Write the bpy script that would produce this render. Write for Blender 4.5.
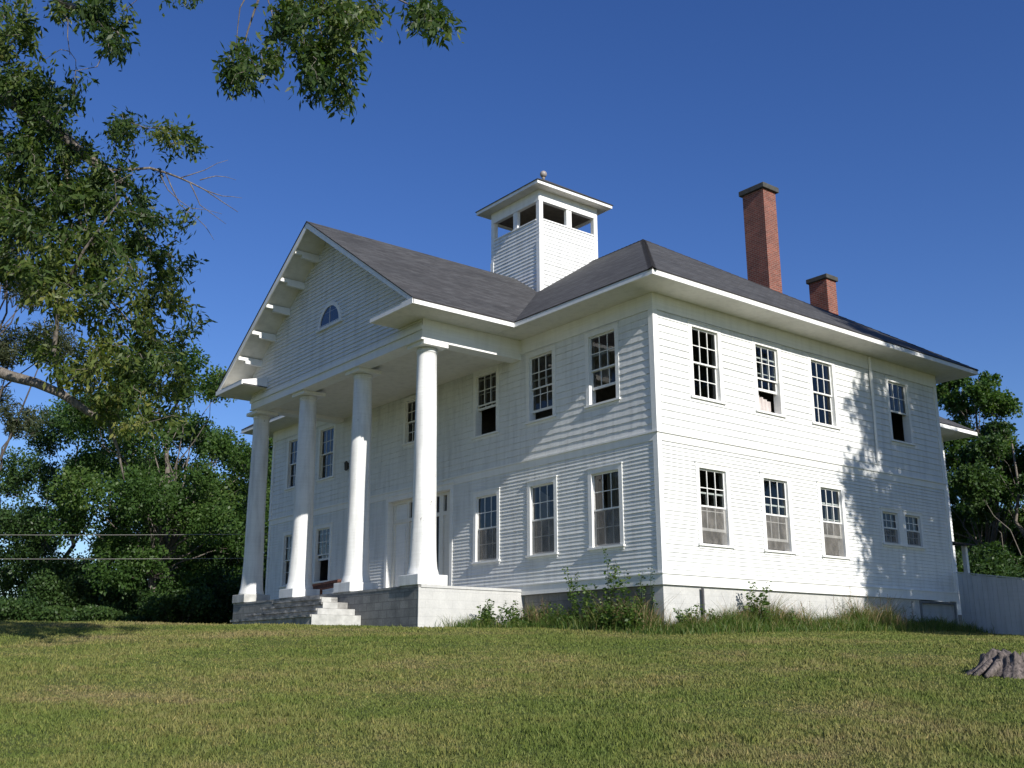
import bpy, math, random
import numpy as np
from mathutils import Matrix, Vector
for o in list(bpy.data.objects): bpy.data.objects.remove(o, do_unlink=True)
SC = bpy.context.scene
COL = SC.collection
random.seed(7)
RNG = np.random.default_rng(7)
PI = math.pi

# ------------------------------------------------------------------ camera
CAM = np.array([17.379, -18.250, -1.725])
CR = np.array([0.62047, 0.78423, -0.00249])
CU = np.array([0.20127, -0.15617, 0.96701])
CF = np.array([-0.75797, 0.60050, 0.25474])
FOC = 1051.9
cd = bpy.data.cameras.new('camera'); cam = bpy.data.objects.new('camera', cd); COL.objects.link(cam)
cd.sensor_width = 36.0; cd.lens = FOC/1024*36.0; cd.clip_start = 0.1; cd.clip_end = 3000
cam.matrix_world = Matrix(((CR[0], CU[0], -CF[0], CAM[0]), (CR[1], CU[1], -CF[1], CAM[1]),
                           (CR[2], CU[2], -CF[2], CAM[2]), (0, 0, 0, 1)))
SC.camera = cam
def at(px, py, depth):
    """a world point seen in the photograph at (px, py), `depth` metres in front of the lens"""
    return CAM + depth*(CF + (px-512)/FOC*CR - (py-384)/FOC*CU)

# ------------------------------------------------------------------ light
SUN_EL, SUN_OFF = math.radians(29.6), math.radians(5.4)     # sun stands to the +X side, a little towards -Y
sun_dir = Vector((math.cos(SUN_EL)*math.cos(SUN_OFF), -math.cos(SUN_EL)*math.sin(SUN_OFF), math.sin(SUN_EL)))
w = bpy.data.worlds.new('World'); SC.world = w; w.use_nodes = True
nt = w.node_tree; nt.nodes.clear()
out = nt.nodes.new('ShaderNodeOutputWorld'); bg = nt.nodes.new('ShaderNodeBackground'); sky = nt.nodes.new('ShaderNodeTexSky')
sky.sky_type = 'NISHITA'; sky.sun_disc = False; sky.sun_elevation = SUN_EL
sky.sun_rotation = math.radians(90) + SUN_OFF
sky.air_density = 1.0; sky.dust_density = 0.0; sky.ozone_density = 4.0; sky.altitude = 0
bg.inputs['Strength'].default_value = 0.097
hs = nt.nodes.new('ShaderNodeHueSaturation'); hs.inputs['Saturation'].default_value = 1.21; hs.inputs['Hue'].default_value = 0.517
nt.links.new(sky.outputs[0], hs.inputs['Color']); nt.links.new(hs.outputs[0], bg.inputs[0]); nt.links.new(bg.outputs[0], out.inputs[0])
sl = bpy.data.lights.new('sun', 'SUN'); sl.energy = 5.0; sl.angle = math.radians(0.53); sl.color = (1.0, 0.955, 0.88)
so = bpy.data.objects.new('sun', sl); COL.objects.link(so); so.location = (40, -10, 40)
so.rotation_euler = sun_dir.to_track_quat('Z', 'Y').to_euler()
SC.view_settings.view_transform = 'Standard'; SC.view_settings.look = 'None'
SC.view_settings.exposure = 0.30; SC.view_settings.gamma = 1.0; SC.view_settings.use_curve_mapping = False

# ------------------------------------------------------------------ materials
def mat(name):
    m = bpy.data.materials.new(name); m.use_nodes = True
    n = m.node_tree; b = n.nodes['Principled BSDF']
    return m, n, b
def N(n, t, **kw):
    x = n.nodes.new(t)
    for k, v in kw.items():
        if k in x.inputs.keys(): x.inputs[k].default_value = v
        else: setattr(x, k, v)
    return x
def ramp(n, fac, stops):
    r = n.nodes.new('ShaderNodeValToRGB')
    e = r.color_ramp.elements
    while len(e) < len(stops): e.new(0.5)
    for q, (p, c) in zip(e, stops):
        q.position = p; q.color = (*c, 1) if len(c) == 3 else c
    n.links.new(fac, r.inputs[0]); return r.outputs[0]
def coords(n, kind='Object', scale=(1, 1, 1)):
    t = n.nodes.new('ShaderNodeTexCoord'); mp = n.nodes.new('ShaderNodeMapping')
    mp.inputs['Scale'].default_value = scale
    n.links.new(t.outputs[kind], mp.inputs[0]); return mp.outputs[0]
def noise(n, vec, scale, detail=4, rough=.55):
    x = N(n, 'ShaderNodeTexNoise', Scale=scale, Detail=detail, Roughness=rough)
    n.links.new(vec, x.inputs['Vector']); return x.outputs['Fac']
def bump(n, b, h, strength=.3, dist=.02):
    x = N(n, 'ShaderNodeBump', Strength=strength, Distance=dist)
    n.links.new(h, x.inputs['Height']); n.links.new(x.outputs[0], b.inputs['Normal'])
def mixc(n, fac, a, b_, mode='MIX'):
    m = n.nodes.new('ShaderNodeMix'); m.data_type = 'RGBA'; m.blend_type = mode
    if isinstance(fac, float): m.inputs[0].default_value = fac
    else: n.links.new(fac, m.inputs[0])
    for s, v in ((6, a), (7, b_)):
        if isinstance(v, tuple): m.inputs[s].default_value = (*v, 1)
        else: n.links.new(v, m.inputs[s])
    return m.outputs[2]

def paint(name, c=(.78, .78, .76), dirt=.5, grain=1.0, chips=False):
    m, n, b = mat(name)
    v = coords(n); v2 = coords(n, scale=(1.6, 1.6, .22)); v3 = coords(n, scale=(.4, .4, 9))
    f1 = noise(n, v2, 3.2, 6); f2 = noise(n, v, 28, 4); f3 = noise(n, v3, 2.2, 3)
    base = ramp(n, f1, [(.30, tuple(x*(1-.22*dirt) for x in c)), (.55, c)])
    spots = ramp(n, f2, [(.26, (.45, .43, .40)), (.33, (1, 1, 1))])
    brd = ramp(n, f3, [(.35, (.93, .93, .92)), (.6, (1, 1, 1))])
    col = mixc(n, min(1.0, .55*dirt), base, spots, 'MULTIPLY'); col = mixc(n, .8, col, brd, 'MULTIPLY')
    if chips:
        f4 = noise(n, coords(n, scale=(1, 1, .6)), 7.0, 5, .7); col = mixc(n, 1.0, col, ramp(n, f4, [(.30, (.42, .41, .38)), (.325, (1, 1, 1))]), 'MULTIPLY')
    n.links.new(col, b.inputs['Base Color']); b.inputs['Roughness'].default_value = .62
    b.inputs['Specular IOR Level'].default_value = .3
    bump(n, b, f2, .15*grain, .004)
    return m
def plain(name, c, rough=.7, var=.25, scale=6, metallic=0.0, bstr=.2):
    m, n, b = mat(name)
    v = coords(n); f = noise(n, v, scale, 6)
    n.links.new(ramp(n, f, [(.3, tuple(x*(1-var) for x in c)), (.7, tuple(min(1, x*(1+var)) for x in c))]), b.inputs['Base Color'])
    b.inputs['Roughness'].default_value = rough; b.inputs['Metallic'].default_value = metallic
    f2 = noise(n, v, scale*6, 4); bump(n, b, f2, bstr, .01)
    return m
M = {}
M['siding'] = paint('white_siding_paint', (.73, .74, .73), .75)
M['trim'] = paint('white_trim_paint', (.80, .80, .78), .35)
M['soffit'] = paint('soffit_paint', (.74, .72, .66), .5)
M['column'] = paint('column_paint', (.76, .765, .75), 1.1, 3.0, True)
M['sash'] = paint('sash_paint', (.76, .76, .74), .3)
M['fence'] = paint('fence_paint', (.42, .45, .48), .9)
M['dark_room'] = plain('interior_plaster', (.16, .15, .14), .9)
M['raw_wood'] = plain('unpainted_boards', (.13, .11, .09), .85)
M['dark'] = plain('dark_panel', (.16, .17, .18), .8)
M['curtain'] = plain('pale_curtain', (.50, .45, .43), .9, .15)
M['cap'] = plain('chimney_cap', (.055, .055, .05), .9)
M['rust'] = plain('red_brown_boards', (.12, .045, .03), .8, .5, 9)
M['step_white'] = plain('painted_concrete', (.42, .42, .40), .85, .25, 4)
M['iron'] = plain('dark_iron', (.04, .04, .045), .5)
M['wire'] = plain('wire', (.30, .29, .27), .6, .05)
M['finial'] = plain('rusty_finial', (.27, .24, .22), .5, .3, 20)

def m_glass():
    m = bpy.data.materials.new('window_glass'); m.use_nodes = True; n = m.node_tree; n.nodes.clear()
    o = n.nodes.new('ShaderNodeOutputMaterial'); mx = n.nodes.new('ShaderNodeMixShader')
    t = N(n, 'ShaderNodeBsdfTransparent', Color=(.72, .76, .76, 1)); g = N(n, 'ShaderNodeBsdfGlossy', Roughness=.03)
    fr = N(n, 'ShaderNodeFresnel', IOR=1.55)
    v = coords(n); f = noise(n, v, 2.2, 2); bp = N(n, 'ShaderNodeBump', Strength=.08, Distance=.05)
    n.links.new(f, bp.inputs['Height']); n.links.new(bp.outputs[0], g.inputs['Normal'])
    n.links.new(fr.outputs[0], mx.inputs[0]); n.links.new(t.outputs[0], mx.inputs[1]); n.links.new(g.outputs[0], mx.inputs[2])
    n.links.new(mx.outputs[0], o.inputs[0]); return m
M['glass'] = m_glass()
def m_screen():
    m = bpy.data.materials.new('insect_screen'); m.use_nodes = True; n = m.node_tree; n.nodes.clear()
    o = n.nodes.new('ShaderNodeOutputMaterial'); mx = n.nodes.new('ShaderNodeMixShader')
    t = N(n, 'ShaderNodeBsdfTransparent'); d = n.nodes.new('ShaderNodeBsdfDiffuse')
    v = coords(n, scale=(1, 1, .6)); f = noise(n, v, 4.5, 4)
    n.links.new(ramp(n, f, [(.35, (.16, .155, .145)), (.65, (.30, .285, .265))]), d.inputs[0])
    mx.inputs[0].default_value = .52
    n.links.new(t.outputs[0], mx.inputs[1]); n.links.new(d.outputs[0], mx.inputs[2]); n.links.new(mx.outputs[0], o.inputs[0]); return m
M['screen'] = m_screen()
def m_shingles():
    m, n, b = mat('asphalt_shingles'); uv = coords(n, 'UV')
    br = N(n, 'ShaderNodeTexBrick', Scale=1.0); br.offset = .5
    br.inputs['Brick Width'].default_value = .32; br.inputs['Row Height'].default_value = .14; br.inputs['Mortar Size'].default_value = .012
    br.inputs['Color1'].default_value = (.074, .076, .079, 1); br.inputs['Color2'].default_value = (.036, .036, .037, 1); br.inputs['Mortar'].default_value = (.028, .026, .026, 1)
    n.links.new(uv, br.inputs['Vector'])
    f = noise(n, coords(n, 'UV', (.25, 1.5, 1)), 1.6, 6); f2 = noise(n, uv, 60, 3)
    c = mixc(n, .9, br.outputs['Color'], ramp(n, f, [(.3, (.68, .69, .70)), (.7, (1.25, 1.23, 1.21))]), 'MULTIPLY')
    c = mixc(n, .6, c, ramp(n, f2, [(.3, (.7, .7, .7)), (.7, (1.25, 1.22, 1.2))]), 'MULTIPLY')
    n.links.new(c, b.inputs['Base Color']); b.inputs['Roughness'].default_value = .9
    bump(n, b, br.outputs['Fac'], -.5, .01); return m
M['roof'] = m_shingles()
def m_brick(name, swz, c1, c2, mo, bw, rh, ms, wear=1.0):
    m, n, b = mat(name); t = n.nodes.new('ShaderNodeTexCoord'); s = n.nodes.new('ShaderNodeSeparateXYZ'); cb = n.nodes.new('ShaderNodeCombineXYZ')
    n.links.new(t.outputs['Object'], s.inputs[0])
    if swz == 'xyz':
        a = N(n, 'ShaderNodeMath', operation='ADD'); n.links.new(s.outputs[0], a.inputs[0]); n.links.new(s.outputs[1], a.inputs[1]); n.links.new(a.outputs[0], cb.inputs[0])
    else: n.links.new(s.outputs['xyz'.index(swz)], cb.inputs[0])
    n.links.new(s.outputs[2], cb.inputs[1])
    br = N(n, 'ShaderNodeTexBrick', Scale=1.0)
    for k, v in (('Brick Width', bw), ('Row Height', rh), ('Mortar Size', ms)): br.inputs[k].default_value = v
    br.inputs['Color1'].default_value = (*c1, 1); br.inputs['Color2'].default_value = (*c2, 1); br.inputs['Mortar'].default_value = (*mo, 1)
    n.links.new(cb.outputs[0], br.inputs['Vector'])
    v = coords(n); f = noise(n, v, 2.5, 6); f2 = noise(n, v, 22, 4)
    c = mixc(n, .8*wear, br.outputs['Color'], ramp(n, f, [(.3, (.65, .65, .65)), (.7, (1.2, 1.18, 1.15))]), 'MULTIPLY')
    c = mixc(n, .6*wear, c, ramp(n, f2, [(.3, (.7, .7, .7)), (.7, (1.2, 1.2, 1.2))]), 'MULTIPLY')
    n.links.new(c, b.inputs['Base Color']); b.inputs['Roughness'].default_value = .9; bump(n, b, br.outputs['Fac'], -.6, .01); return m
M['brick'] = m_brick('red_brick', 'xyz', (.25, .072, .045), (.15, .045, .032), (.24, .18, .15), .21, .075, .009)
M['block'] = m_brick('grey_concrete_block', 'x', (.27, .27, .26), (.21, .21, .205), (.15, .15, .145), .42, .21, .010)
M['block_white'] = m_brick('painted_concrete_block', 'y', (.50, .50, .485), (.485, .485, .47), (.43, .43, .415), .42, .21, .006, .4)
M['stone'] = plain('worn_stone_steps', (.27, .265, .25), .9, .45, 3.5)
def m_bark(name, a, b_):
    m, n, b = mat(name); v = coords(n, scale=(5, 5, 1.1)); f = noise(n, v, 5, 6, .65)
    n.links.new(ramp(n, f, [(.32, a), (.68, b_)]), b.inputs['Base Color']); b.inputs['Roughness'].default_value = .9; bump(n, b, f, .8, .03); return m
M['bark'] = m_bark('grey_bark', (.06, .05, .042), (.24, .21, .18))
M['bark_dark'] = m_bark('dark_bark', (.03, .026, .022), (.12, .10, .085))
M['stump'] = m_bark('weathered_stump_wood', (.014, .012, .011), (.22, .18, .16))
def m_leaf(name, stops, trans=.3, rough=.45):
    m = bpy.data.materials.new(name); m.use_nodes = True; n = m.node_tree; b = n.nodes['Principled BSDF']; o = n.nodes['Material Output']
    at_ = N(n, 'ShaderNodeAttribute', attribute_name='rnd')
    c = ramp(n, at_.outputs['Fac'], stops)
    n.links.new(c, b.inputs['Base Color']); b.inputs['Roughness'].default_value = rough; b.inputs['Specular IOR Level'].default_value = .25
    t = n.nodes.new('ShaderNodeBsdfTranslucent'); n.links.new(mixc(n, 1.0, c, (1.3, 1.5, .5), 'MULTIPLY'), t.inputs[0])
    mx = n.nodes.new('ShaderNodeMixShader'); mx.inputs[0].default_value = trans
    n.links.new(b.outputs[0], mx.inputs[1]); n.links.new(t.outputs[0], mx.inputs[2]); n.links.new(mx.outputs[0], o.inputs[0]); return m
M['oak_leaf'] = m_leaf('oak_leaves', [(0, (.024, .048, .014)), (.45, (.055, .092, .022)), (.8, (.115, .145, .034)), (1, (.19, .19, .055))], .38)
M['tree_leaf'] = m_leaf('tree_leaves', [(0, (.024, .054, .014)), (.6, (.055, .108, .024)), (1, (.110, .165, .040))], .38)
M['dark_leaf'] = m_leaf('dark_leaves', [(0, (.020, .044, .014)), (.6, (.042, .082, .022)), (1, (.078, .125, .034))], .3)
M['pine_leaf'] = m_leaf('pine_needles', [(0, (.03, .045, .022)), (1, (.075, .085, .04))], .15)
M['weed_leaf'] = m_leaf('weed_leaves', [(0, (.035, .075, .015)), (.7, (.075, .13, .025)), (1, (.13, .17, .04))])
M['long_grass'] = m_leaf('long_grass_blades', [(0, (.040, .080, .015)), (.6, (.085, .14, .028)), (.9, (.16, .18, .05)), (1, (.26, .21, .10))])
M['dry_stalk'] = m_leaf('dry_stalks', [(0, (.20, .13, .07)), (1, (.36, .27, .16))], .2, .8)
def grass_color(n):
    g = n.nodes.new('ShaderNodeNewGeometry')
    def nz(s, d, r=.6):
        x = N(n, 'ShaderNodeTexNoise', Scale=s, Detail=d, Roughness=r); n.links.new(g.outputs['Position'], x.inputs['Vector']); return x.outputs['Fac']
    patch = nz(.30, 6, .62); fine = nz(3.4, 5, .7)
    a = N(n, 'ShaderNodeMath', operation='MULTIPLY'); a.inputs[1].default_value = .65; n.links.new(patch, a.inputs[0])
    b = N(n, 'ShaderNodeMath', operation='MULTIPLY_ADD'); b.inputs[1].default_value = .35; n.links.new(fine, b.inputs[0]); n.links.new(a.outputs[0], b.inputs[2])
    return b.outputs[0]
def m_ground():
    m, n, b = mat('lawn_soil'); f = grass_color(n)
    n.links.new(ramp(n, f, [(.36, (.060, .085, .022)), (.52, (.095, .110, .034)), (.63, (.14, .12, .056))]), b.inputs['Base Color'])
    b.inputs['Roughness'].default_value = 1.0; b.inputs['Specular IOR Level'].default_value = .1
    g = n.nodes.new('ShaderNodeNewGeometry'); x = N(n, 'ShaderNodeTexNoise', Scale=25.0, Detail=5.0); n.links.new(g.outputs['Position'], x.inputs['Vector'])
    bump(n, b, x.outputs['Fac'], .8, .05); return m
M['ground'] = m_ground()
def m_grass():
    m = bpy.data.materials.new('grass_blades'); m.use_nodes = True; n = m.node_tree; b = n.nodes['Principled BSDF']; o = n.nodes['Material Output']
    f = grass_color(n)
    c = ramp(n, f, [(.34, (.110, .155, .034)), (.45, (.155, .188, .050)), (.53, (.210, .210, .072)), (.62, (.265, .220, .108))])
    r = N(n, 'ShaderNodeAttribute', attribute_name='rnd')
    c = mixc(n, 1.0, c, ramp(n, r.outputs['Fac'], [(0, (.75, .8, .7)), (.8, (1.05, 1.05, 1.0)), (.95, (1.25, 1.15, .95)), (1, (1.6, 1.45, 1.4))]), 'MULTIPLY')
    n.links.new(c, b.inputs['Base Color']); b.inputs['Roughness'].default_value = .6; b.inputs['Specular IOR Level'].default_value = .15
    t = n.nodes.new('ShaderNodeBsdfTranslucent'); n.links.new(c, t.inputs[0]); mx = n.nodes.new('ShaderNodeMixShader'); mx.inputs[0].default_value = .3
    n.links.new(b.outputs[0], mx.inputs[1]); n.links.new(t.outputs[0], mx.inputs[2]); n.links.new(mx.outputs[0], o.inputs[0]); return m
M['grass'] = m_grass()

# ------------------------------------------------------------------ helpers
def tag(o, label=None, cat=None, group=None, kind=None):
    if label: o['label'] = label
    if cat: o['category'] = cat
    if group: o['group'] = group
    if kind: o['kind'] = kind
    return o
def thing(name, loc, label, cat, group=None):
    o = bpy.data.objects.new(name, None); COL.objects.link(o); o.location = loc; o.empty_display_size = .3
    return tag(o, label, cat, group)
class MB:
    def __init__(s, origin=(0, 0, 0)): s.v = []; s.f = []; s.uv = []; s.o = np.array(origin, float)
    def face(s, pts, uv=None):
        i = len(s.v); s.v += [tuple(p) for p in pts]; s.f.append(tuple(range(i, i+len(pts)))); s.uv += (uv or [(0, 0)]*len(pts))
    def box(s, x0, x1, y0, y1, z0, z1):
        x0, x1 = min(x0, x1), max(x0, x1); y0, y1 = min(y0, y1), max(y0, y1); z0, z1 = min(z0, z1), max(z0, z1)
        p = [(x0, y0, z0), (x1, y0, z0), (x1, y1, z0), (x0, y1, z0), (x0, y0, z1), (x1, y0, z1), (x1, y1, z1), (x0, y1, z1)]
        s.hexa(p)
    def hexa(s, p):
        for q in ((0, 3, 2, 1), (4, 5, 6, 7), (0, 1, 5, 4), (1, 2, 6, 5), (2, 3, 7, 6), (3, 0, 4, 7)): s.face([p[k] for k in q])
    def prism(s, poly, d):
        """closed prism: polygon (list of 3D points) extruded by vector d"""
        d = np.array(d); b = [np.array(p, float) for p in poly]; t = [p+d for p in b]; n = len(b)
        s.face(b[::-1]); s.face(t)
        for k in range(n): s.face([b[k], b[(k+1) % n], t[(k+1) % n], t[k]])
    def tube(s, pts, rad, n=8, cap=True):
        pts = [np.array(p, float) for p in pts]; rings = []
        prev = None
        for k, p in enumerate(pts):
            t = pts[min(k+1, len(pts)-1)]-pts[max(k-1, 0)]; t = t/(np.linalg.norm(t)+1e-9)
            if prev is None: a = np.array([0, 0, 1.]) if abs(t[2]) < .9 else np.array([1., 0, 0])
            else: a = prev
            a = a-t*(a@t); a /= np.linalg.norm(a)+1e-9; prev = a; b = np.cross(t, a)
            r = rad[k] if hasattr(rad, '__len__') else rad
            i = len(s.v); s.v += [tuple(p+r*(math.cos(2*PI*j/n)*a+math.sin(2*PI*j/n)*b)) for j in range(n)]; rings.append(i)
        for i, j in zip(rings, rings[1:]):
            for k in range(n):
                s.f.append((i+k, i+(k+1) % n, j+(k+1) % n, j+k)); s.uv += [(0, 0)]*4
        if cap:
            for i, rev in ((rings[0], True), (rings[-1], False)):
                q = [i+k for k in range(n)]; s.f.append(tuple(q[::-1] if rev else q)); s.uv += [(0, 0)]*n
    def lathe(s, prof, cx, cy, n=32, wob=0):
        rings = []
        for (r, z) in prof:
            i = len(s.v)
            for k in range(n):
                a = 2*PI*k/n; rr = r + (wob*(math.sin(3*a+z*1.3+cx)+math.sin(5*a-z*2.1+cx*2)+1.5*math.sin(2*a+z*.7)) if wob else 0)
                s.v.append((cx+rr*math.cos(a), cy+rr*math.sin(a), z))
            rings.append(i)
        for i, j in zip(rings, rings[1:]):
            for k in range(n): s.f.append((i+k, i+(k+1) % n, j+(k+1) % n, j+k)); s.uv += [(0, 0)]*4
        for i, rev in ((rings[0], True), (rings[-1], False)):
            q = [i+k for k in range(n)]; s.f.append(tuple(q[::-1] if rev else q)); s.uv += [(0, 0)]*n
    def build(s, name, m, parent=None, smooth=False, bevel=0):
        me = bpy.data.meshes.new(name); v = np.array(s.v, float)-s.o
        me.from_pydata(v.tolist(), [], s.f); me.materials.append(m)
        u = me.uv_layers.new(name='UVMap'); u.data.foreach_set('uv', np.array(s.uv, float).ravel())
        if smooth: me.polygons.foreach_set('use_smooth', [True]*len(me.polygons))
        me.update()
        o = bpy.data.objects.new(name, me); COL.objects.link(o)
        if parent is not None: o.parent = parent
        else: o.location = tuple(s.o)
        if bevel:
            b = o.modifiers.new('bevel', 'BEVEL'); b.width = bevel; b.segments = 2; b.limit_method = 'ANGLE'
            wd = o.modifiers.new('weld', 'WELD'); wd.merge_threshold = .0005
            o.modifiers.move(1, 0)
        return o
def quads_mesh(name, V, rnd, m, parent=None, nper=4):
    """V: (n, nper, 3) array of separate faces, one random number per face"""
    n = len(V); me = bpy.data.meshes.new(name)
    me.vertices.add(n*nper); me.vertices.foreach_set('co', V.reshape(-1).astype(np.float32))
    me.loops.add(n*nper); me.loops.foreach_set('vertex_index', np.arange(n*nper, dtype=np.int32))
    me.polygons.add(n); me.polygons.foreach_set('loop_start', np.arange(0, n*nper, nper, dtype=np.int32))
    me.update(calc_edges=True)
    a = me.attributes.new('rnd', 'FLOAT', 'FACE'); a.data.foreach_set('value', rnd.astype(np.float32))
    me.materials.append(m)
    o = bpy.data.objects.new(name, me); COL.objects.link(o)
    if parent is not None: o.parent = parent
    return o
def unit(a): return a/(np.linalg.norm(a, axis=-1, keepdims=True)+1e-9)
def leaves(c, d, L, W, rng):
    """rhombus leaves at centres c along directions d, random roll"""
    n = len(c); d = unit(d); r = unit(np.cross(d, rng.normal(size=(n, 3))))
    L = np.broadcast_to(L, (n,))[:, None]; W = np.broadcast_to(W, (n,))[:, None]
    return np.stack([c-d*L*.5, c-d*L*.02+r*W*.5, c+d*L*.5, c-d*L*.02-r*W*.5], axis=1)

# ------------------------------------------------------------------ terrain
FX, FY = -0.784, 0.621
_ku = np.array([-60, 0, 8, 14, 20, 23.5, 27, 30, 36, 44, 60, 90, 200, 600.])
_kz = np.array([-7, -3.32, -2.56, -1.97, -1.42, -1.13, -.88, -.82, -.82, -.9, -1.5, -3, -9, -20.])
_tu = np.linspace(-60, 600, 6601); _tz = np.interp(_tu, _ku, _kz); _k = np.ones(31)/31
_tz = np.convolve(np.pad(_tz, 15, mode='edge'), _k, 'valid')
def ss(x, a, b):
    t = np.clip((x-a)/(b-a), 0, 1); return t*t*(3-2*t)
def gz(x, y):
    x = np.asarray(x, float); y = np.asarray(y, float)
    u = (x-CAM[0])*FX+(y-CAM[1])*FY; v = (x-CAM[0])*-FY*-1+(y-CAM[1])*.784
    z = np.interp(u, _tu, _tz)
    z = z + .016*np.clip(-v, 0, 14)*ss(u, 8, 24) - .05*ss(u, 12, 24) - .09*np.clip(x, 0, 3.5)*ss(u, 20, 30)
    z = z + .02*np.sin(x*.9+1)*np.sin(y*.8) + .012*np.sin(x*2.3)*np.sin(y*1.9+.5)
    return z
def make_ground():
    us = np.unique(np.concatenate([np.arange(-60, 4, 4), np.arange(4, 45, .5), np.arange(45, 120, 5), np.arange(120, 640, 40)]))
    vs = np.unique(np.concatenate([np.arange(-500, -60, 40), np.arange(-60, -24, 3), np.arange(-24, 24, .5), np.arange(24, 60, 3), np.arange(60, 500, 40)]))
    U, V = np.meshgrid(us, vs, indexing='ij')
    X = CAM[0]+U*FX+V*.621; Y = CAM[1]+U*FY+V*.784; Z = gz(X, Y)
    me = bpy.data.meshes.new('lawn'); nu, nv = U.shape
    idx = np.arange(nu*nv).reshape(nu, nv)
    F = np.stack([idx[:-1, :-1], idx[1:, :-1], idx[1:, 1:], idx[:-1, 1:]], -1).reshape(-1, 4)[:, ::-1]
    me.from_pydata(np.stack([X, Y, Z], -1).reshape(-1, 3).tolist(), [], F.tolist()); me.materials.append(M['ground'])
    me.polygons.foreach_set('use_smooth', [True]*len(me.polygons))
    o = bpy.data.objects.new('lawn', me); COL.objects.link(o); tag(o, kind='structure')
make_ground()

# ------------------------------------------------------------------ the house
H = 7.2; D = 12.97; WID = 21.02; OV = .977; ET = 7.36; PIT = .677; CX = -10.51; HB = 3.67
house = thing('house', (0, 0, 0), 'large white two storey wooden schoolhouse with columned portico and cupola', 'house')
def fr(u, d, z): return (u, -d, z)          # front wall: u along x, d outwards
def sd(u, d, z): return (d, u, z)           # side wall: u along y, d outwards
def ub(b, P, u0, u1, d0, d1, z0, z1):
    a = P(u0, d0, z0); c = P(u1, d1, z1); b.box(a[0], c[0], a[1], c[1], a[2], c[2])

def siding(b, P, u0, u1, z0, z1, expo, lip, holes=(), shingle=False, lim=None, base=0.0, seed=1):
    """overlapping boards as real strips; each board leans out by `lip` at its lower edge"""
    rg = random.Random(seed); n = max(1, round((z1-z0)/expo)); e = (z1-z0)/n
    def strip(a0, a1, za, zb, zlo, l, under, a0t=None, a1t=None):
        da = base+l*(1-(za-zlo)/e); db = base+l*(1-(zb-zlo)/e)
        a0t = a0 if a0t is None else a0t; a1t = a1 if a1t is None else a1t
        b.face([P(a0, da, za), P(a1, da, za), P(a1t, db, zb), P(a0t, db, zb)])
        if under: b.face([P(a0, base-.004, za), P(a1, base-.004, za), P(a1, da, za), P(a0, da, za)])
    for k in range(n):
        zl = z0+k*e; zu = zl+e
        l0 = lip*(1+rg.uniform(-.18, .18)); jz = rg.uniform(-.003, .003)
        cuts = sorted({zl, zu, *[h[2] for h in holes if zl < h[2] < zu], *[h[3] for h in holes if zl < h[3] < zu]})
        for za, zb in zip(cuts, cuts[1:]):
            iv = [(u0, u1)]
            for h in holes:
                if h[2] < (za+zb)/2 < h[3]:
                    nv = []
                    for p, q in iv:
                        if h[1] <= p or h[0] >= q: nv.append((p, q)); continue
                        if h[0] > p: nv.append((p, h[0]))
                        if h[1] < q: nv.append((h[1], q))
                    iv = nv
            for p, q in iv:
                if lim:
                    pa, qa = lim(za); pb, qb = lim(zb)
                    strip(max(p, pa), min(q, qa), za, zb, zl, l0, True, max(p, pb), min(q, qb)); continue
                x = p
                while x < q-1e-6:
                    wdt = rg.uniform(.10, .24) if shingle else rg.uniform(2.2, 4.5)
                    nx = min(q, x+wdt)
                    if q-nx < .06: nx = q
                    l = l0+(rg.choice((0, 0, .001, .002, .0035)) if shingle else rg.uniform(-.001, .0015))
                    zz = za+(rg.choice((0, 0, .004, -.006)) if shingle and za == zl else 0)
                    strip(x, nx, zz, zb, zl, l, za == zl)
                    x = nx
def flat_wall(b, P, u0, u1, z0, z1, d, holes):
    cuts = sorted({z0, z1, *[h[2] for h in holes], *[h[3] for h in holes]})
    for za, zb in zip(cuts, cuts[1:]):
        iv = [(u0, u1)]
        for h in holes:
            if h[2] < (za+zb)/2 < h[3]:
                nv = []
                for p, q in iv:
                    if h[1] <= p or h[0] >= q: nv.append((p, q)); continue
                    if h[0] > p: nv.append((p, h[0]))
                    if h[1] < q: nv.append((h[1], q))
                iv = nv
        for p, q in iv: b.face([P(p, d, za), P(q, d, za), P(q, d, zb), P(p, d, zb)])

# --- window lists: (centre, width, z0, z1, lower-sash raise, upper-sash drop, screen, curtain)
UZ, LZ = (4.74, 6.60), (1.04, 2.92)
FRONT = [(-1.85, 1.0, *UZ, .42, 0, False, 1), (-4.34, 1.0, *UZ, .26, 0, False, 0), (-6.88, 1.0, *UZ, .80, 0, False, 0),
         (-14.12, 1.0, *UZ, 0, 0, False, 0), (-16.6, 1.0, *UZ, 0, 0, False, 0), (-19.15, 1.0, *UZ, 0, 0, False, 0),
         (-10.51, 1.55, 5.15, 6.56, 0, 0, False, 0),
         (-1.85, 1.0, *LZ, 0, 0, True, 2), (-4.34, 1.0, *LZ, 0, 0, True, 1), (-6.84, 1.0, *LZ, 0, 0, True, 0),
         (-14.1, 1.0, *LZ, 0, 0, False, 0), (-16.6, 1.0, *LZ, .75, 0, False, 0), (-19.15, 1.0, *LZ, 0, 0, False, 0)]
SIDE = [(1.89, 1.0, *UZ, 0, 0, False, 0), (4.40, .95, *UZ, .60, 0, False, 3), (6.88, 1.0, *UZ, 0, 0, False, 0), (10.75, 1.0, *UZ, .92, 0, False, 0),
        (1.92, 1.0, *LZ, .34, 0, True, 0), (4.41, 1.0, *LZ, .26, 0, True, 0), (6.85, .96, *LZ, .52, 0, True, 0)]
PAIR = [(9.70, .80, 1.57, 2.49, 0, 0, True, 0), (10.89, .82, 1.57, 2.49, 0, 0, True, 0)]
DOOR = (-12.2, -8.66, .15, 3.34)
CAS = .13
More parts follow.
